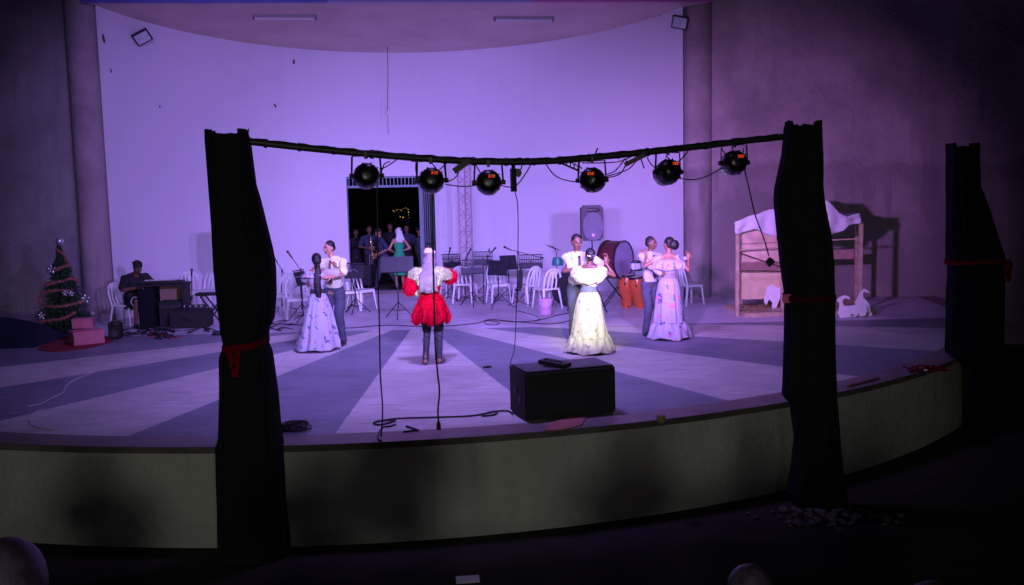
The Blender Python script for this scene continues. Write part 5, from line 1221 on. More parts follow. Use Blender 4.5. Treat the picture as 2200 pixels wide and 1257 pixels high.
    def short_hair(s, m=None):
        mb = MB(); mb.ell(s.H(0, 0.028, 0.036), (0.080, 0.090, 0.088), s.hrot); mb.ell(s.H(0, 0.045, -0.005), (0.077, 0.074, 0.07), s.hrot); vox('hair', mb, m or M_hair, s.root, 0.008, 3, 0.004)
    def shirt(s, m, short=True, open_neck=False, grow=0.016, long_hem=0.0):
        mb = MB(); g = grow
        mb.ell(s.waist+V((0, 0, -0.03-long_hem/2)), (s.wx+g+0.006, 0.098+g, 0.145+long_hem/2)); mb.ell(s.waist.lerp(s.pel, 0.75), (s.hx-0.008+g*0.6, 0.104+g*0.6, 0.08+long_hem)); mb.ell(s.chest, (s.chx+g, 0.108+g, 0.175+g*0.5))
        mb.cap(s.sh[1].lerp(s.sh[-1], 0.06)+V((0, 0, -0.012)), s.sh[1].lerp(s.sh[-1], 0.94)+V((0, 0, -0.012)), 0.050+g*0.7, 0.050+g*0.7)
        for k in (1, -1): mb.cap(s.nb+V((k*0.03, 0.015, -0.005)), s.sh[k].lerp(s.nb, 0.1), 0.050+g*0.7, 0.050+g*0.7)
        for k in (1, -1):
            if short: mb.cap(s.sh[k], s.sh[k].lerp(s.el[k], 0.78), 0.049+g, 0.055+g)
            else: mb.cap(s.sh[k], s.el[k], 0.054+g, 0.046+g); mb.cap(s.el[k], s.el[k].lerp(s.wr[k], 0.93), 0.045+g, 0.030+g)
        o = vox('shirt', mb, m, s.root, 0.010, 3, 0.013, s.loc.x)
        mb = MB(); mb.lathe([(0.062, -0.02), (0.066, 0.035), (0.058, 0.04), (0.055, -0.02)], c=s.nb+V((0, 0, 0.005)), seg=24, cap=False); mb.build('collar', m, o)
        return o
    def trousers(s, m, shoe=None, wide=1.0):
        mb = MB(); mb.ell(s.pel+V((0, 0.01, 0.015)), (s.hx+0.012, 0.122, 0.11))
        for k in (1, -1):
            mb.cap(s.hip[k], s.kn[k], 0.096*wide, 0.074*wide); mb.cap(s.kn[k], s.an[k]+V((0, 0.01, -0.005)), 0.073*wide, 0.062*wide)
        o = vox('trousers', mb, m, s.root, 0.011, 3, 0.014, s.loc.y)
        s.shoes(shoe or M_shoe)
        return o
    def shoes(s, m, heel=False):
        for k in (1, -1):
            mb = MB(); a = s.an[k]; t_ = s.toe[k]; zf = a.z-0.085
            mb.cap(V((a.x, a.y, zf+0.045))-t_*0.03, V((a.x, a.y, zf+0.040))+t_*0.10, 0.042, 0.040); mb.cap(V((a.x, a.y, zf+0.038))+t_*0.08, V((a.x, a.y, zf+0.03))+t_*0.18, 0.040, 0.028)
            mb.box(V((a.x, a.y, zf+0.010))+t_*0.07, (0.075, 0.26, 0.02), Matrix.Rotation(math.atan2(t_.x, -t_.y), 3, 'Z'))
            vox('shoe', mb, m, s.root, 0.008, 2)
    def tie(s, m):
        c = s.chest; mb = MB(); y = -0.108-0.03
        mb.ell(V((c.x, y+0.03+s.L.y*0.2, c.z+0.125)), (0.022, 0.02, 0.02), None, 2)
        pts = [(-0.014, 0.11), (0.014, 0.11), (0.038, -0.22), (0, -0.27), (-0.038, -0.22)]
        mb.prism(pts, V((c.x, y, c.z)), V((1, 0, 0)), V((0, 0, 1)), 0.012); mb.build('necktie', m, s.root)
def tufts(o, parent, n, ln, m, name, zmin=-9, zmax=9, seed=1, wd=0.004):
    rd = random.Random(seed); vv = [(v.co.copy(), v.normal.copy()) for v in o.data.vertices if zmin < v.co.z < zmax]; mb = MB()
    for _ in range(n):
        c, nn = rd.choice(vv); d = (nn + V((rd.gauss(0, .5), rd.gauss(0, .5), rd.gauss(-0.2, .5)))).normalized()*ln*rd.uniform(0.5, 1.2); w_ = d.orthogonal().normalized()*wd
        mb.add([c-w_, c+w_, c+d], [(0, 1, 2)])
    return mb.build(name, m, parent, smooth=False)
def skirt(parent, rows, m, name='skirt', seg=96, nf=11, seed=0, hem=0.0, fine=0.0):
    """rows: (z, rx, ry, cx, cy, fold)"""
    vs = []; fs = []; nr = 46; z0, z1 = rows[0][0], rows[-1][0]; ph = [random.Random(seed+i).uniform(0, 6.28) for i in range(6)]
    rr = sorted(rows, key=lambda q: -q[0])
    tab = [(-q[0],)+q[1:] for q in rr]
    for i in range(nr+1):
        z = z0+(z1-z0)*i/nr; rx, ry, cx, cy_, fo = lerp_tab(tab, -z)
        for k in range(seg):
            th = 2*math.pi*k/seg
            w_ = math.sin(nf*th+ph[0]+0.5*math.sin(2*th)+i*0.02) + 0.6*math.sin((nf*1.7//1)*th+ph[1]-i*0.03) + 0.5*math.sin(3*th+ph[2]) + fine*math.sin(31*th+ph[3])
            w_ = w_*0.6 + 1.3*(0.5-abs(noise.noise(V((math.cos(th)*2.6+seed, math.sin(th)*2.6, i*0.02))))*2.4) + 0.8*noise.noise(V((math.cos(th)*5+seed, math.sin(th)*5, i*0.05)))
            q = 1 + fo*w_
            dz = hem*math.sin(5*th+ph[4])*max(0, (i-nr*0.8)/(nr*0.2))
            vs.append(V((cx+rx*q*math.cos(th), cy_+ry*q*math.sin(th), z+dz)))
        if i:
            for k in range(seg): k2 = (k+1) % seg; fs.append(((i-1)*seg+k, (i-1)*seg+k2, i*seg+k2, i*seg+k))
    mb = MB(); mb.add(vs, fs); o = mb.build(name, m, parent, auto=80); solid(o, 0.005); return o
def yaw_away(p): return 0
PI = math.pi

# ---- left couple: woman with back to us, man facing us, turned to her
pw = px(688, 752); pw.z = 0; pm = px(722, 732); pm.z = 0; pm.y = pw.y + 0.45; pm.x = pd(719, 640, pm.y).x
pw.x = pd(683, 640, pw.y).x
man = Person(pm, R(-14), 1.78, 'man in cream short-sleeved shirt and slate trousers dancing with the ponytailed woman', SK3, 'm')
wom = Person(pw, PI+R(16), 1.60, 'woman with a long black ponytail in a white floral gown with black sash', SK2, 'f')
man.look(R(-26), R(6)); man.sh[-1].y -= 0.03
shp = lambda P, x, y, z: P.loc + Matrix.Rotation(P.yaw, 3, 'Z') @ (V((x, y, z))*P.k)
man.head += V((-0.05, -0.02, 0.0))
man.arm(1, pw + V((0.24, -0.02, 1.21)), (1, 0.3, -0.9), (-1, -0.2, 0), 0.4, (-0.8, -0.6, 0.2))
man.arm(-1, pw + V((-0.20, 0.02, 1.05)), (-1, 0, -0.6), (1, -0.3, 0), 0.5, (0.4, -0.8, 0.1))
man.foot(1, (0.10, 0.06, 0.085)); man.foot(-1, (-0.11, -0.04, 0.085))
man.body(); man.face(); man.short_hair(); man.shirt(M_shirt); man.trousers(M_trous); man.tie(M_tie)
wom.look(R(8), R(-4)); wom.arm(-1, pm + V((0.06, -0.16, 1.38)), (1, -0.3, -0.6), (0, 0.3, -1), 0.5); wom.arm(1, pm + V((-0.30, -0.12, 1.22)), (-1, -0.4, -0.9), (1, 0, 0), 0.4)
wom.body()
k_ = wom
mb = MB(); mb.ell(k_.H(0, 0.020, 0.030), (0.088, 0.098, 0.100), k_.hrot); mb.ell(k_.H(0, 0.065, -0.02), (0.078, 0.06, 0.072), k_.hrot); vox('hair', mb, M_hair, k_.root, 0.008, 3, 0.004)
a = k_.H(0, 0.105, -0.075); mb = MB(); mb.tube(spline([a, a+V((0.0, 0.03, -0.12)), V((0.01, 0.16, 1.25)), V((0.0, 0.15, 1.12)), V((-0.005, 0.13, 0.99)), V((0, 0.125, 0.93))], 6), [0.045]*6+[0.062]*16+[0.05]*6+[0.028]*3, 12, flat=0.5); mb.build('ponytail', M_hair, k_.root)
mb = MB(); mb.lathe([(0.035, -0.02), (0.04, 0.0), (0.035, 0.02)], c=a+V((0, 0.01, -0.02)), seg=16); mb.build('hair_tie', M_black, k_.root)
# bodice with puffed sleeves
def bodice(P, m, sleeve=0.62, top=0.02, puff=0.03, vback=True, grow=0.016):
    mb = MB(); g = grow; mb.ell(P.waist, (P.wx+g, 0.092+g, 0.14)); mb.ell(P.chest+V((0, 0, -0.02-top)), (P.chx+g+0.004, 0.108+g, 0.155))
    for k in (1, -1): mb.cap(P.sh[k]+V((0, 0, -0.01)), P.sh[k].lerp(P.el[k], sleeve), 0.052+g*0.8, 0.052+g+puff)
    return vox('bodice', mb, m, P.root, 0.010, 4, 0.010, P.loc.x)
bodice(wom, M_flor1)
skirt(wom.root, [(1.05, 0.118, 0.105, 0, 0, 0.01), (0.95, 0.175, 0.155, 0, 0.0, 0.02), (0.75, 0.23, 0.21, 0.0, 0, 0.04), (0.4, 0.32, 0.30, 0.02, 0.03, 0.055), (0.04, 0.40, 0.36, 0.05, 0.02, 0.06)], M_flor1, 'skirt', nf=9, seed=4, hem=0.015)
skirt(wom.root, [(1.115, 0.125, 0.113, 0, 0, 0.004), (1.04, 0.138, 0.126, 0, 0, 0.004)], M_bsash, 'sash', nf=5)
skirt(wom.root, [(1.43, 0.145, 0.10, 0, 0.0, 0.03), (1.40, 0.20, 0.13, 0, 0.01, 0.05), (1.33, 0.235, 0.15, 0, 0.015, 0.09)], M_flor1, 'neck_ruffle', nf=13, seed=2)
wom.shoes(M_wshoe)

# ---- soloist in red, back to us
ps = px(930, 783); ps.z = 0
sol = Person(ps, PI + R(-5), 1.70, 'woman soloist in short red fur-trimmed dress and dark tights, back turned', SK3, 'f')
sol.hx = 0.16
sol.foot(1, (0.10, 0.05, 0.115), (0, -1, 0)); sol.foot(-1, (-0.10, -0.03, 0.115), (0, -1, 0)); sol.toe = {1: V((0.3, -1, 0)).normalized(), -1: V((-0.3, -1, 0)).normalized()}
# image left is local +x for a person facing away
sol.arm_local(1, (0.155, -0.10, 1.04), (1, 0.5, -0.2), (-1, 0, 0), 0.6); sol.hd[1] = V((-0.85, 0.35, -0.4)).normalized()
sol.arm_local(-1, (-0.08, -0.26, 1.44), (-1, 0.3, -0.6), (1, 0, 0), 1.2)
sol.look(R(4), R(6)); sol.body()
mb = MB(); mb.ell(sol.H(0, 0.020, 0.03), (0.094, 0.102, 0.095), sol.hrot); mb.ell(sol.H(0, 0.065, -0.06), (0.108, 0.065, 0.10), sol.hrot)
mb.ell(V((0, 0.105, 1.47)), (0.125, 0.065, 0.13)); mb.ell(V((0.01, 0.145, 1.34)), (0.140, 0.045, 0.15)); mb.ell(V((0.015, 0.155, 1.24)), (0.140, 0.036, 0.13))
for k in range(9): x = -0.11+0.0275*k; mb.tube(spline([V((x*0.9, 0.15, 1.40)), V((x*1.05, 0.18, 1.27)), V((x*1.15, 0.175, 1.13+0.02*math.sin(k*2.3)))], 4), [0.022]*5+[0.016]*3+[0.006], 8)
vox('hair', mb, M_wig, sol.root, 0.008, 3, 0.010)
mb = MB(); mb.ell(sol.H(0.0, 0.103, 0.042), (0.045, 0.02, 0.030), sol.hrot); mb.build('hair_clip', mat('dark_hair_bow', (0.09, 0.08, 0.07), 0.8), sol.root)
mb = MB(); mb.ell(sol.H(0, 0.012, 0.085), (0.094, 0.098, 0.048), sol.hrot); mb.ell(sol.H(0.02, 0.02, 0.125), (0.06, 0.06, 0.03), sol.hrot); vox('head_scarf', mb, mat('pale_pink_felt', (0.62, 0.36, 0.38), 0.9), sol.root, 0.009, 3, 0.004)
mb = MB(); mb.ell(sol.waist, (0.122, 0.107, 0.14)); mb.ell(sol.chest+V((0, 0, -0.03)), (0.152, 0.125, 0.16)); mb.ell(sol.pel+V((0, 0, 0.04)), (0.172, 0.13, 0.10))
for k in (1, -1):
    mb.cap(sol.sh[k], sol.sh[k].lerp(sol.el[k], 0.9), 0.068, 0.092); mb.ell(sol.el[k].lerp(sol.wr[k], 0.12), 0.094); mb.ell(sol.sh[k].lerp(sol.el[k], 0.6)+V((k*0.03, 0, -0.01)), 0.095)
dress = vox('dress', mb, M_red, sol.root, 0.011, 4, 0.022, 3); tufts(dress, dress, 5000, 0.045, M_red, 'feather_trim', seed=3)
pep = skirt(sol.root, [(1.06, 0.125, 0.115, 0, 0, 0.01), (0.98, 0.18, 0.165, 0, 0.01, 0.04), (0.88, 0.225, 0.20, 0, 0.02, 0.08), (0.76, 0.265, 0.24, 0, 0.03, 0.11), (0.69, 0.262, 0.24, 0, 0.03, 0.12), (0.66, 0.25, 0.22, 0, 0.03, 0.06)], M_red, 'peplum', nf=7, seed=9, hem=0.03); tufts(pep, pep, 4000, 0.05, M_red, 'feather_trim', seed=4)
# white fur collar lying on the shoulders
for k in (1, -1):
    mb = MB()
    mb.tube(spline([V((k*0.08, 0.11, 1.45)), V((k*0.165, 0.11, 1.425)), V((k*0.235, 0.05, 1.39)), V((k*0.30, -0.01, 1.36))], 5), [0.045]*5+[0.066]*8+[0.045]*3, 10)
    mb.tube(spline([V((k*0.20, 0.10, 1.40)), V((k*0.165, 0.135, 1.33)), V((k*0.135, 0.135, 1.25))], 5), [0.046]*5+[0.026]*6, 10)
    fc_ = vox('fur_collar', mb, M_fur, sol.root, 0.009, 2, 0.012); tufts(fc_, fc_, 2500, 0.035, M_fur, 'fur_strands', seed=5)
for k in (1, -1):
    a, c = sol.el[k].lerp(sol.wr[k], 0.45), sol.el[k].lerp(sol.wr[k], 0.85); mb = MB(); mb.cap(a, c, 0.062, 0.045); vox('fur_cuff', mb, M_fur, sol.root, 0.009, 2, 0.010)
mb = MB(); mb.ell(sol.pel+V((0, 0.01, -0.02)), (0.150, 0.115, 0.12))
for k in (1, -1): mb.cap(sol.hip[k], sol.kn[k].lerp(sol.hip[k], 0.12), 0.094, 0.072)
vox('shorts', mb, M_dark, sol.root, 0.011, 3)
mb = MB()
for k in (1, -1): mb.cap(sol.hip[k], sol.kn[k], 0.088, 0.060); mb.cap(sol.kn[k], sol.an[k]+V((0, 0, -0.03)), 0.058, 0.043); mb.ell(sol.kn[k].lerp(sol.an[k], 0.3)+V((0, 0.018, 0)), 0.060)
vox('tights', mb, M_tights, sol.root, 0.010, 3)
for k in (1, -1):
    a = sol.an[k]; t_ = sol.toe[k]; zf = a.z-0.115; mb = MB(); mb.cap(V((a.x, a.y, zf+0.085)), V((a.x, a.y, zf+0.04))+t_*0.12, 0.040, 0.036); mb.cap(V((a.x, a.y, zf+0.04))+t_*0.10, V((a.x, a.y, zf+0.022))+t_*0.17, 0.036, 0.022); mb.cap(V((a.x, a.y, zf+0.08))-t_*0.02, V((a.x, a.y, zf+0.005))-t_*0.025, 0.026, 0.012)
    vox('heeled_shoe', mb, M_heel, sol.root, 0.007, 2)

# ---- middle couple
pw = px(1267, 757); pw.z = 0; pm = V((0, pw.y+0.35, 0)); pm.x = pd(1243, 620, pm.y).x
man = Person(pm, R(4), 1.84, 'man in cream short-sleeved shirt holding the woman in the cream off-shoulder gown', SK1, 'm')
wom = Person(pw, PI+R(-8), 1.64, 'woman in a cream off-shoulder gown with a wide ruffle and slate sash, back turned', SK1, 'f', lean=(-0.02, 0.02))
man.look(R(10), R(10)); man.head += V((-0.02, -0.02, 0))
man.arm(-1, pw + V((-0.11, -0.16, 1.06)), (-1, 0.2, -0.4), (0.3, 0.9, 0), 0.5, (0.9, -0.25, -0.12))
hh_ = pw + V((0.27, 0.06, 1.52)); man.arm(1, hh_ + V((0.03, 0.05, -0.10)), (1, 0.3, -0.8), (-1, 0, 0), 1.3, (0, 0, 1))
man.body(); man.face(); man.short_hair(); man.shirt(M_shirt); man.trousers(M_trous); man.tie(M_dtie)
wom.arm(-1, hh_ + V((0.0, -0.02, -0.12)), (1, 0, -0.8), (0, 1, 0), 1.2, (0.1, 0, 1)); wom.arm(1, pm + V((-0.15, -0.12, 1.42)), (-1, -0.3, -0.5), (0, 0, -1), 0.5)
wom.look(R(14), R(-6)); wom.body()
mb = MB(); mb.ell(wom.H(0, 0.020, 0.026), (0.086, 0.096, 0.098), wom.hrot); mb.ell(wom.H(0, 0.09, -0.035), (0.056, 0.045, 0.05), wom.hrot); vox('hair', mb, M_hair, wom.root, 0.008, 3, 0.006)
mb = MB(); mb.tube(spline([wom.H(-0.06, 0.085, 0.0), wom.H(0, 0.115, -0.005), wom.H(0.06, 0.085, 0.0)], 4), 0.012, 6); mb.build('hair_ornament', M_silver, wom.root)
bodice(wom, M_cream, 0.3, 0.06, 0.0)
skirt(wom.root, [(1.42, 0.165, 0.115, 0, 0.0, 0.01), (1.405, 0.235, 0.15, 0, 0.0, 0.02), (1.36, 0.305, 0.18, 0, 0.01, 0.03), (1.28, 0.30, 0.19, 0, 0.015, 0.035), (1.20, 0.23, 0.17, 0, 0.02, 0.05), (1.165, 0.17, 0.15, 0, 0.02, 0.05)], M_cream, 'shoulder_ruffle', nf=11, seed=5, hem=0.01)
skirt(wom.root, [(1.16, 0.128, 0.112, 0, 0, 0.004), (1.10, 0.130, 0.116, 0, 0, 0.012), (1.02, 0.145, 0.132, 0, 0, 0.004)], M_sash, 'sash', nf=5)
skirt(wom.root, [(1.03, 0.135, 0.122, 0, 0, 0.01), (0.92, 0.19, 0.165, 0, 0.0, 0.02), (0.7, 0.235, 0.21, 0.0, 0, 0.03), (0.40, 0.285, 0.27, 0.0, 0.0, 0.035), (0.27, 0.31, 0.29, 0, 0.0, 0.04)], M_flor2, 'skirt', nf=10, seed=14)
skirt(wom.root, [(0.30, 0.308, 0.29, 0, 0, 0.03), (0.2, 0.345, 0.325, 0.0, 0, 0.06), (0.03, 0.41, 0.385, 0.0, 0, 0.075)], M_flor2, 'hem_flounce', nf=14, seed=15, hem=0.02)
wom.shoes(M_wshoe)

# ---- right couple
pw = px(1437, 727); pw.z = 0; pm = V((0, pw.y+0.35, 0)); pm.x = pd(1398, 620, pm.y).x
man = Person(pm, R(22), 1.72, 'man in white long-sleeved shirt and slate trousers dancing with the bun-haired woman', SK1, 'm')
wom = Person(pw, PI+R(-10), 1.72, 'woman with a big hair bun in a lilac-white floral off-shoulder gown, back turned', SK2, 'f')
man.look(R(30), R(2)); man.head += V((0.01, -0.01, 0))
man.arm(-1, pw + V((-0.13, -0.10, 1.09)), (-1, 0.2, -0.8), (0.3, 0.9, 0), 0.5, (1, -0.1, 0))
hh_ = pw + V((0.34, 0.10, 1.43)); man.arm(1, hh_ + V((0.0, 0.05, -0.08)), (0.6, 0.3, -0.8), (-1, 0, 0), 1.3, (0.2, 0, 1))
man.body(); man.face(); man.short_hair(); man.shirt(M_wshirt, short=False); man.trousers(M_trous); man.tie(M_dtie)
wom.arm(-1, hh_ + V((0.01, -0.03, -0.09)), (0.9, -0.2, -0.9), (0, 1, 0), 1.2, (0.0, 0, 1)); wom.arm(1, pm + V((-0.10, -0.12, 1.40)), (-0.5, -0.8, -0.9), (0.3, 0.9, -0.2), 0.6, (-0.2, 0.3, 0.7))
wom.look(R(38), R(0)); wom.body()
mb = MB(); mb.ell(wom.H(0, 0.024, 0.032), (0.086, 0.096, 0.094), wom.hrot); mb.ell(wom.H(0, 0.07, -0.02), (0.07, 0.05, 0.06), wom.hrot); vox('hair', mb, M_hair, wom.root, 0.008, 3, 0.004)
mb = MB(); mb.ell(wom.H(-0.01, 0.150, -0.015), (0.088, 0.072, 0.088), wom.hrot); vox('hair_bun', mb, M_hair, wom.root, 0.008, 3, 0.006)
mb = MB(); mb.tube(spline([wom.H(-0.07, 0.075, 0.05), wom.H(0, 0.10, 0.07), wom.H(0.07, 0.075, 0.05)], 4), 0.008, 6); mb.build('hair_ornament', M_silver, wom.root)
bodice(wom, M_flor3, 0.3, 0.07, 0.0)
skirt(wom.root, [(1.375, 0.17, 0.12, 0, 0.0, 0.01), (1.36, 0.225, 0.145, 0, 0.0, 0.02), (1.31, 0.275, 0.17, 0, 0.01, 0.05), (1.23, 0.285, 0.18, 0, 0.015, 0.07), (1.20, 0.265, 0.17, 0, 0.02, 0.08)], M_flor3, 'shoulder_ruffle', nf=13, seed=25, hem=0.01)
skirt(wom.root, [(1.20, 0.128, 0.112, 0, 0, 0.004), (1.13, 0.130, 0.116, 0, 0, 0.012), (1.05, 0.148, 0.135, 0, 0, 0.004)], M_gsash, 'sash', nf=5)
skirt(wom.root, [(1.06, 0.138, 0.125, 0, 0, 0.01), (0.95, 0.185, 0.165, 0, 0.0, 0.02), (0.7, 0.225, 0.21, 0.0, 0, 0.035), (0.42, 0.255, 0.25, 0.0, 0.0, 0.04), (0.29, 0.265, 0.26, 0, 0.0, 0.04)], M_flor3, 'skirt', nf=9, seed=34)
skirt(wom.root, [(0.31, 0.262, 0.25, 0, 0, 0.03), (0.2, 0.32, 0.30, 0.0, 0, 0.05), (0.03, 0.37, 0.35, 0.0, 0, 0.06)], M_flor3, 'hem_flounce', nf=11, seed=35, hem=0.02)
wom.shoes(M_wshoe)

# ---- keyboard player, seated, cap, looking down
pk = px(285, 702); pk.z = 0; pk.y += 0.15
ky_ = Person(pk, R(48), 1.90, 'seated keyboard player in black T-shirt and cap, leaning over the keys', SK1, 'm', lean=(0, -0.12))
dz = 0.50
for nm_ in ('pel', 'waist', 'chest', 'nb', 'head'): getattr(ky_, nm_).z -= dz
for k in (1, -1):
    ky_.sh[k].z -= dz; ky_.hip[k].z -= dz; ky_.sh[k].x *= 1.08
ky_.wx = 0.17; ky_.chx = 0.19; ky_.hx = 0.175
for k in (1, -1):
    ky_.kn[k] = V((k*0.17, -0.43, 0.50)); ky_.an[k] = V((k*0.18, -0.40, 0.09)); ky_.arm_local(k, (k*0.16, -0.46, 0.75), (k*1.0, 0.4, -0.6), (0, 0, -1), 0.8)
ky_.look(0, R(32)); ky_.head += V((0, -0.06, -0.03)); ky_.body(); ky_.face()
mb = MB(); mb.ell(ky_.H(0, 0.022, 0.045), (0.086, 0.098, 0.080), ky_.hrot); mb.ell(ky_.H(0, 0.115, 0.02), (0.06, 0.06, 0.012), ky_.hrot); vox('cap', mb, M_dark, ky_.root, 0.008, 3)
ky_.shirt(M_dark, True, grow=0.03)
mb = MB(); mb.ell(ky_.pel, (0.19, 0.14, 0.11))
for k in (1, -1): mb.cap(ky_.hip[k], ky_.hip[k].lerp(ky_.kn[k], 0.92), 0.11, 0.085)
so = vox('shorts', mb, M_dark, ky_.root, 0.011, 3)
for k in (1, -1):
    a = ky_.hip[k].lerp(ky_.kn[k], 0.93); d_ = (ky_.kn[k]-ky_.hip[k]).normalized(); mb = MB(); mb.tube([a-d_*0.015, a+d_*0.02], 0.088, 20); mb.build('shorts_hem', M_paper, so)
ky_.shoes(M_shoe)

# ---- people in the gateway
def yard_person(u, v, y, yaw, h, label, top, bottom, sex='m', cap=False, arms=None, hair=True, skin=SK1, lean=(0, 0)):
    p = pd(u, v, y); p.z = 0
    P = Person(p, yaw, h, label, skin, sex, lean=lean, group='people waiting in the gateway', voxel=0.013)
    if arms: arms(P)
    P.body()
    if top: P.shirt(top)
    if bottom: P.trousers(bottom)
    if cap: mb = MB(); mb.ell(P.H(0, 0.02, 0.045), (0.088, 0.1, 0.075), P.hrot); mb.ell(P.H(0, -0.10, 0.035), (0.06, 0.06, 0.012), P.hrot); vox('cap', mb, M_dark, P.root, 0.01, 2)
    elif hair: P.short_hair()
    return P
def a_horn(P): 
    for k in (1, -1): P.arm_local(k, (k*0.10, -0.28, 1.15), (k, 0.2, -0.6), (-k, 0, 0), 0.9)
P = yard_person(797, 600, 25.6, R(15), 1.72, 'dark-clothed musician holding a brass horn at the left of the gateway', M_navy, M_dark, arms=a_horn)
hn_ = empty('brass_horn', shp(P, 0, -0.32, 1.2)); mb = MB(); mb.tube(spline([(0, 0.02, 0.25), (0, 0, 0.1), (0.03, 0, -0.2), (0.08, -0.03, -0.34), (0.15, -0.05, -0.28), (0.17, -0.07, -0.12)], 5), [0.014]*10+[0.022]*6+[0.03]*5+[0.045]*3+[0.07]*2, 12); mb.tube([(0.02, 0, 0.05), (0.08, 0, -0.1)], 0.012, 8); mb.build('tubing', M_brass, hn_)
mb = MB(); mb.tube([(0, 0.02, 0.25), (0, 0.05, 0.28)], 0.018, 8); mb.build('mouthpiece', M_black, hn_); tag(hn_, 'brass horn held by the dark-clothed musician in the gateway', 'horn')
def a_walk(P):
    P.arm_local(-1, (-0.22, -0.16, 0.98), (-0.4, 1, 0), None, 0.5); P.arm_local(1, (0.2, -0.20, 1.05), (0.4, 1, 0), None, 0.5); P.foot(1, (0.1, 0.36, 0.12)); P.foot(-1, (-0.1, -0.22, 0.085)); P.look(0, R(24))
yard_person(826, 606, 25.1, R(-62), 1.66, 'man in cap, dark T-shirt and trousers stepping left in the gateway', M_navy, M_trous, cap=True, arms=a_walk, skin=SK2, lean=(0, -0.10))
def a_green(P): P.arm_local(1, (0.10, -0.16, 1.06), (1, 0.4, -0.4), None, 0.6); P.arm_local(-1, (-0.12, -0.12, 1.08), (-1, 0.4, -0.4), None, 0.6)
P = yard_person(860, 606, 24.95, PI+R(25), 1.66, 'woman in green dress with white head scarf, back turned in the gateway', None, None, 'f', arms=a_green, hair=False, skin=SK3)
mb = MB(); mb.ell(P.waist, (0.12, 0.11, 0.15)); mb.ell(P.chest+V((0, 0, -0.04)), (0.15, 0.125, 0.15)); vox('bodice', mb, M_green, P.root, 0.012, 3)
skirt(P.root, [(1.06, 0.13, 0.115, 0, 0, 0.01), (0.92, 0.185, 0.15, 0, 0, 0.015), (0.6, 0.185, 0.16, 0, 0, 0.03), (0.42, 0.19, 0.17, 0, 0, 0.04)], M_green, 'skirt', nf=8)
mb = MB(); mb.ell(P.H(0, 0.02, 0.02), (0.10, 0.11, 0.115), P.hrot); mb.ell(P.H(0, 0.09, -0.12), (0.11, 0.06, 0.14), P.hrot); mb.ell(P.H(0, 0.11, -0.20), (0.13, 0.05, 0.10), P.hrot); vox('head_scarf', mb, M_sheet, P.root, 0.010, 3, 0.01)
mb = MB(); mb.ell(P.H(-0.03, 0.105, 0.055), (0.045, 0.03, 0.022), P.hrot); mb.build('scarf_bow', M_stand, P.root); P.shoes(M_shoe)
yard_person(905, 602, 25.3, R(80), 1.66, 'navy-shirted man in a cap standing at the right of the gateway, facing right', M_navy, M_dark, cap=True, arms=a_horn, skin=SK2)
yard_person(877, 600, 26.4, R(5), 1.70, 'dim figure in dark clothes standing behind the green-dressed woman', M_navy, M_dark)
yard_person(842, 600, 27.0, R(-10), 1.74, 'dim figure farther back between the cap man and the scarfed woman', M_dark, M_dark)
yard_person(768, 600, 26.2, R(20), 1.62, 'barely lit figure at the far left inside the gateway', M_dark, M_dark)
p = pd(770, 600, 25.0); p.z = 0; t_ = empty('equipment_trolley', p); mb = MB(); mb.box((0, 0, 0.42), (0.75, 0.5, 0.55), None, 0.02); mb.build('box', M_blackcab, t_)
mb = MB(); [mb.tube([(x, y, 0.16), (x, y, 0.0)], 0.03, 8) for x in (-0.3, 0.3) for y in (-0.2, 0.2)]; mb.build('wheel_leg', M_black, t_); mb = MB(); mb.tube([(0.34, -0.2, 0.2), (0.36, -0.22, 0.95), (0.36, 0.2, 0.95), (0.34, 0.2, 0.2)], 0.014, 6); mb.build('push_handle', M_steel, t_)
tag(t_, 'black box trolley with a thin metal handle in the left of the gateway', 'trolley')

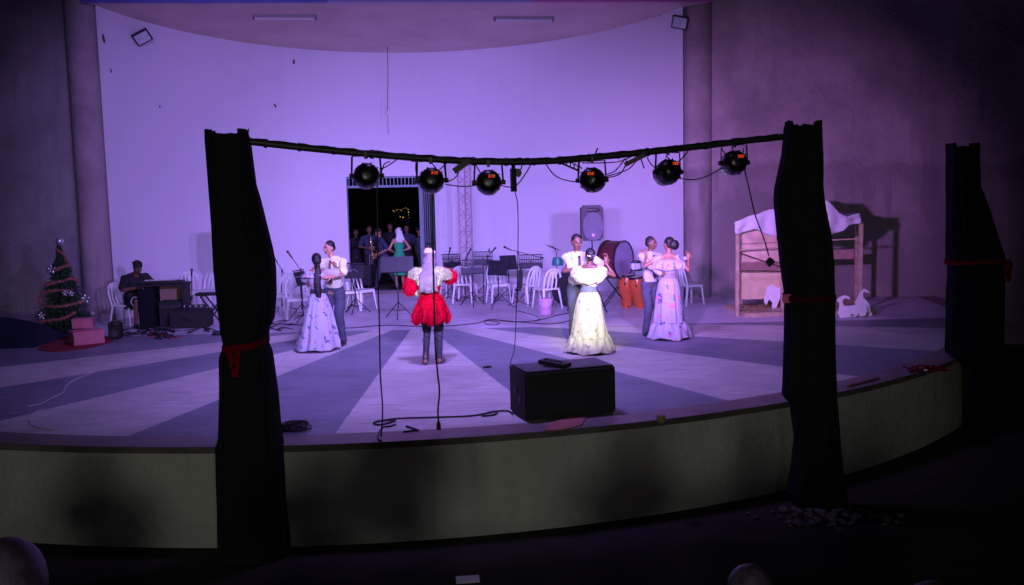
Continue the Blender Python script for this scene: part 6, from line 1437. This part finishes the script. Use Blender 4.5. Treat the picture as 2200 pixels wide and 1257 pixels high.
# ---- audience: two heads in the picture, others below it that shade the stage front
def seated(x, y, zseat, label, hair, top, hs=1.0, group=None):
    P = Person(V((x, y, zseat)), PI, 1.70, label, SK1, 'm', group=group, voxel=0.012); d_ = 0.50
    for nm_ in ('pel', 'waist', 'chest', 'nb', 'head'): getattr(P, nm_).z -= d_
    for k in (1, -1):
        P.sh[k].z -= d_; P.hip[k].z -= d_; P.kn[k] = V((k*0.13, -0.42, 0.48)); P.an[k] = V((k*0.13, -0.38, 0.085)); P.arm_local(k, (k*0.12, -0.32, 0.60), (k, 0.3, -0.5), (0, 0, -1), 0.5)
    P.body(); P.shirt(top); P.trousers(M_dark)
    mb = MB(); mb.ell(P.H(0, 0.02, 0.03), (0.085*hs, 0.095*hs, 0.095*hs), P.hrot); mb.ell(P.H(0, 0.06*hs, -0.02), (0.08*hs, 0.06*hs, 0.08*hs), P.hrot); vox('hair', mb, hair, P.root, 0.008, 3, 0.009)
    b_ = empty('stool', V((x, y, zseat))); label = label.replace('spectator whose dark', 'spectator with the').split(' shows')[0].split(' just')[0]; mb = MB(); mb.box((0, 0.02, 0.37), (0.36, 0.34, 0.04), None, 0.01); mb.build('seat', M_stand, b_)
    for sx_ in (-1, 1):
        for sy_ in (-1, 1): mb = MB(); mb.tube([(sx_*0.15, sy_*0.14, 0.35), (sx_*0.17, sy_*0.16, 0)], 0.014, 6); mb.build('leg', M_stand, b_)
    tag(b_, 'low stool under the ' + label, 'stool'); return P
T1, T2 = 0.0, 0.6
c = pd(8, 1262, 2.0); seated(c.x, 2.0+0.0, c.z - (1.135*1.70/1.75)-0.02, 'spectator whose dark curly hair shows at the bottom left corner', mat('dark_curly_hair', (0.03, 0.022, 0.04), 0.45, var=0.4, scale=30, bump=0.15, bscale=160), M_dark, 1.12)
c = pd(1612, 1272, 3.2); seated(c.x, 3.2, c.z - (1.135*1.70/1.75)-0.02, 'spectator whose dark crown just shows at the bottom edge right of centre', mat('dark_curly_hair', (0.03, 0.022, 0.04), 0.45, var=0.4, scale=30, bump=0.15, bscale=160), M_dark, 1.0)
for x, lab in ((-2.70, 'spectator at the far left of the front bench'), (-1.62, 'spectator left of centre on the front bench'), (0.035, 'spectator in the middle of the front bench'), (1.21, 'spectator at the right of the front bench')):
    seated(x, 2.6, 1.29 - 1.135*1.70/1.75 - 0.06, lab, M_hair, M_dark)
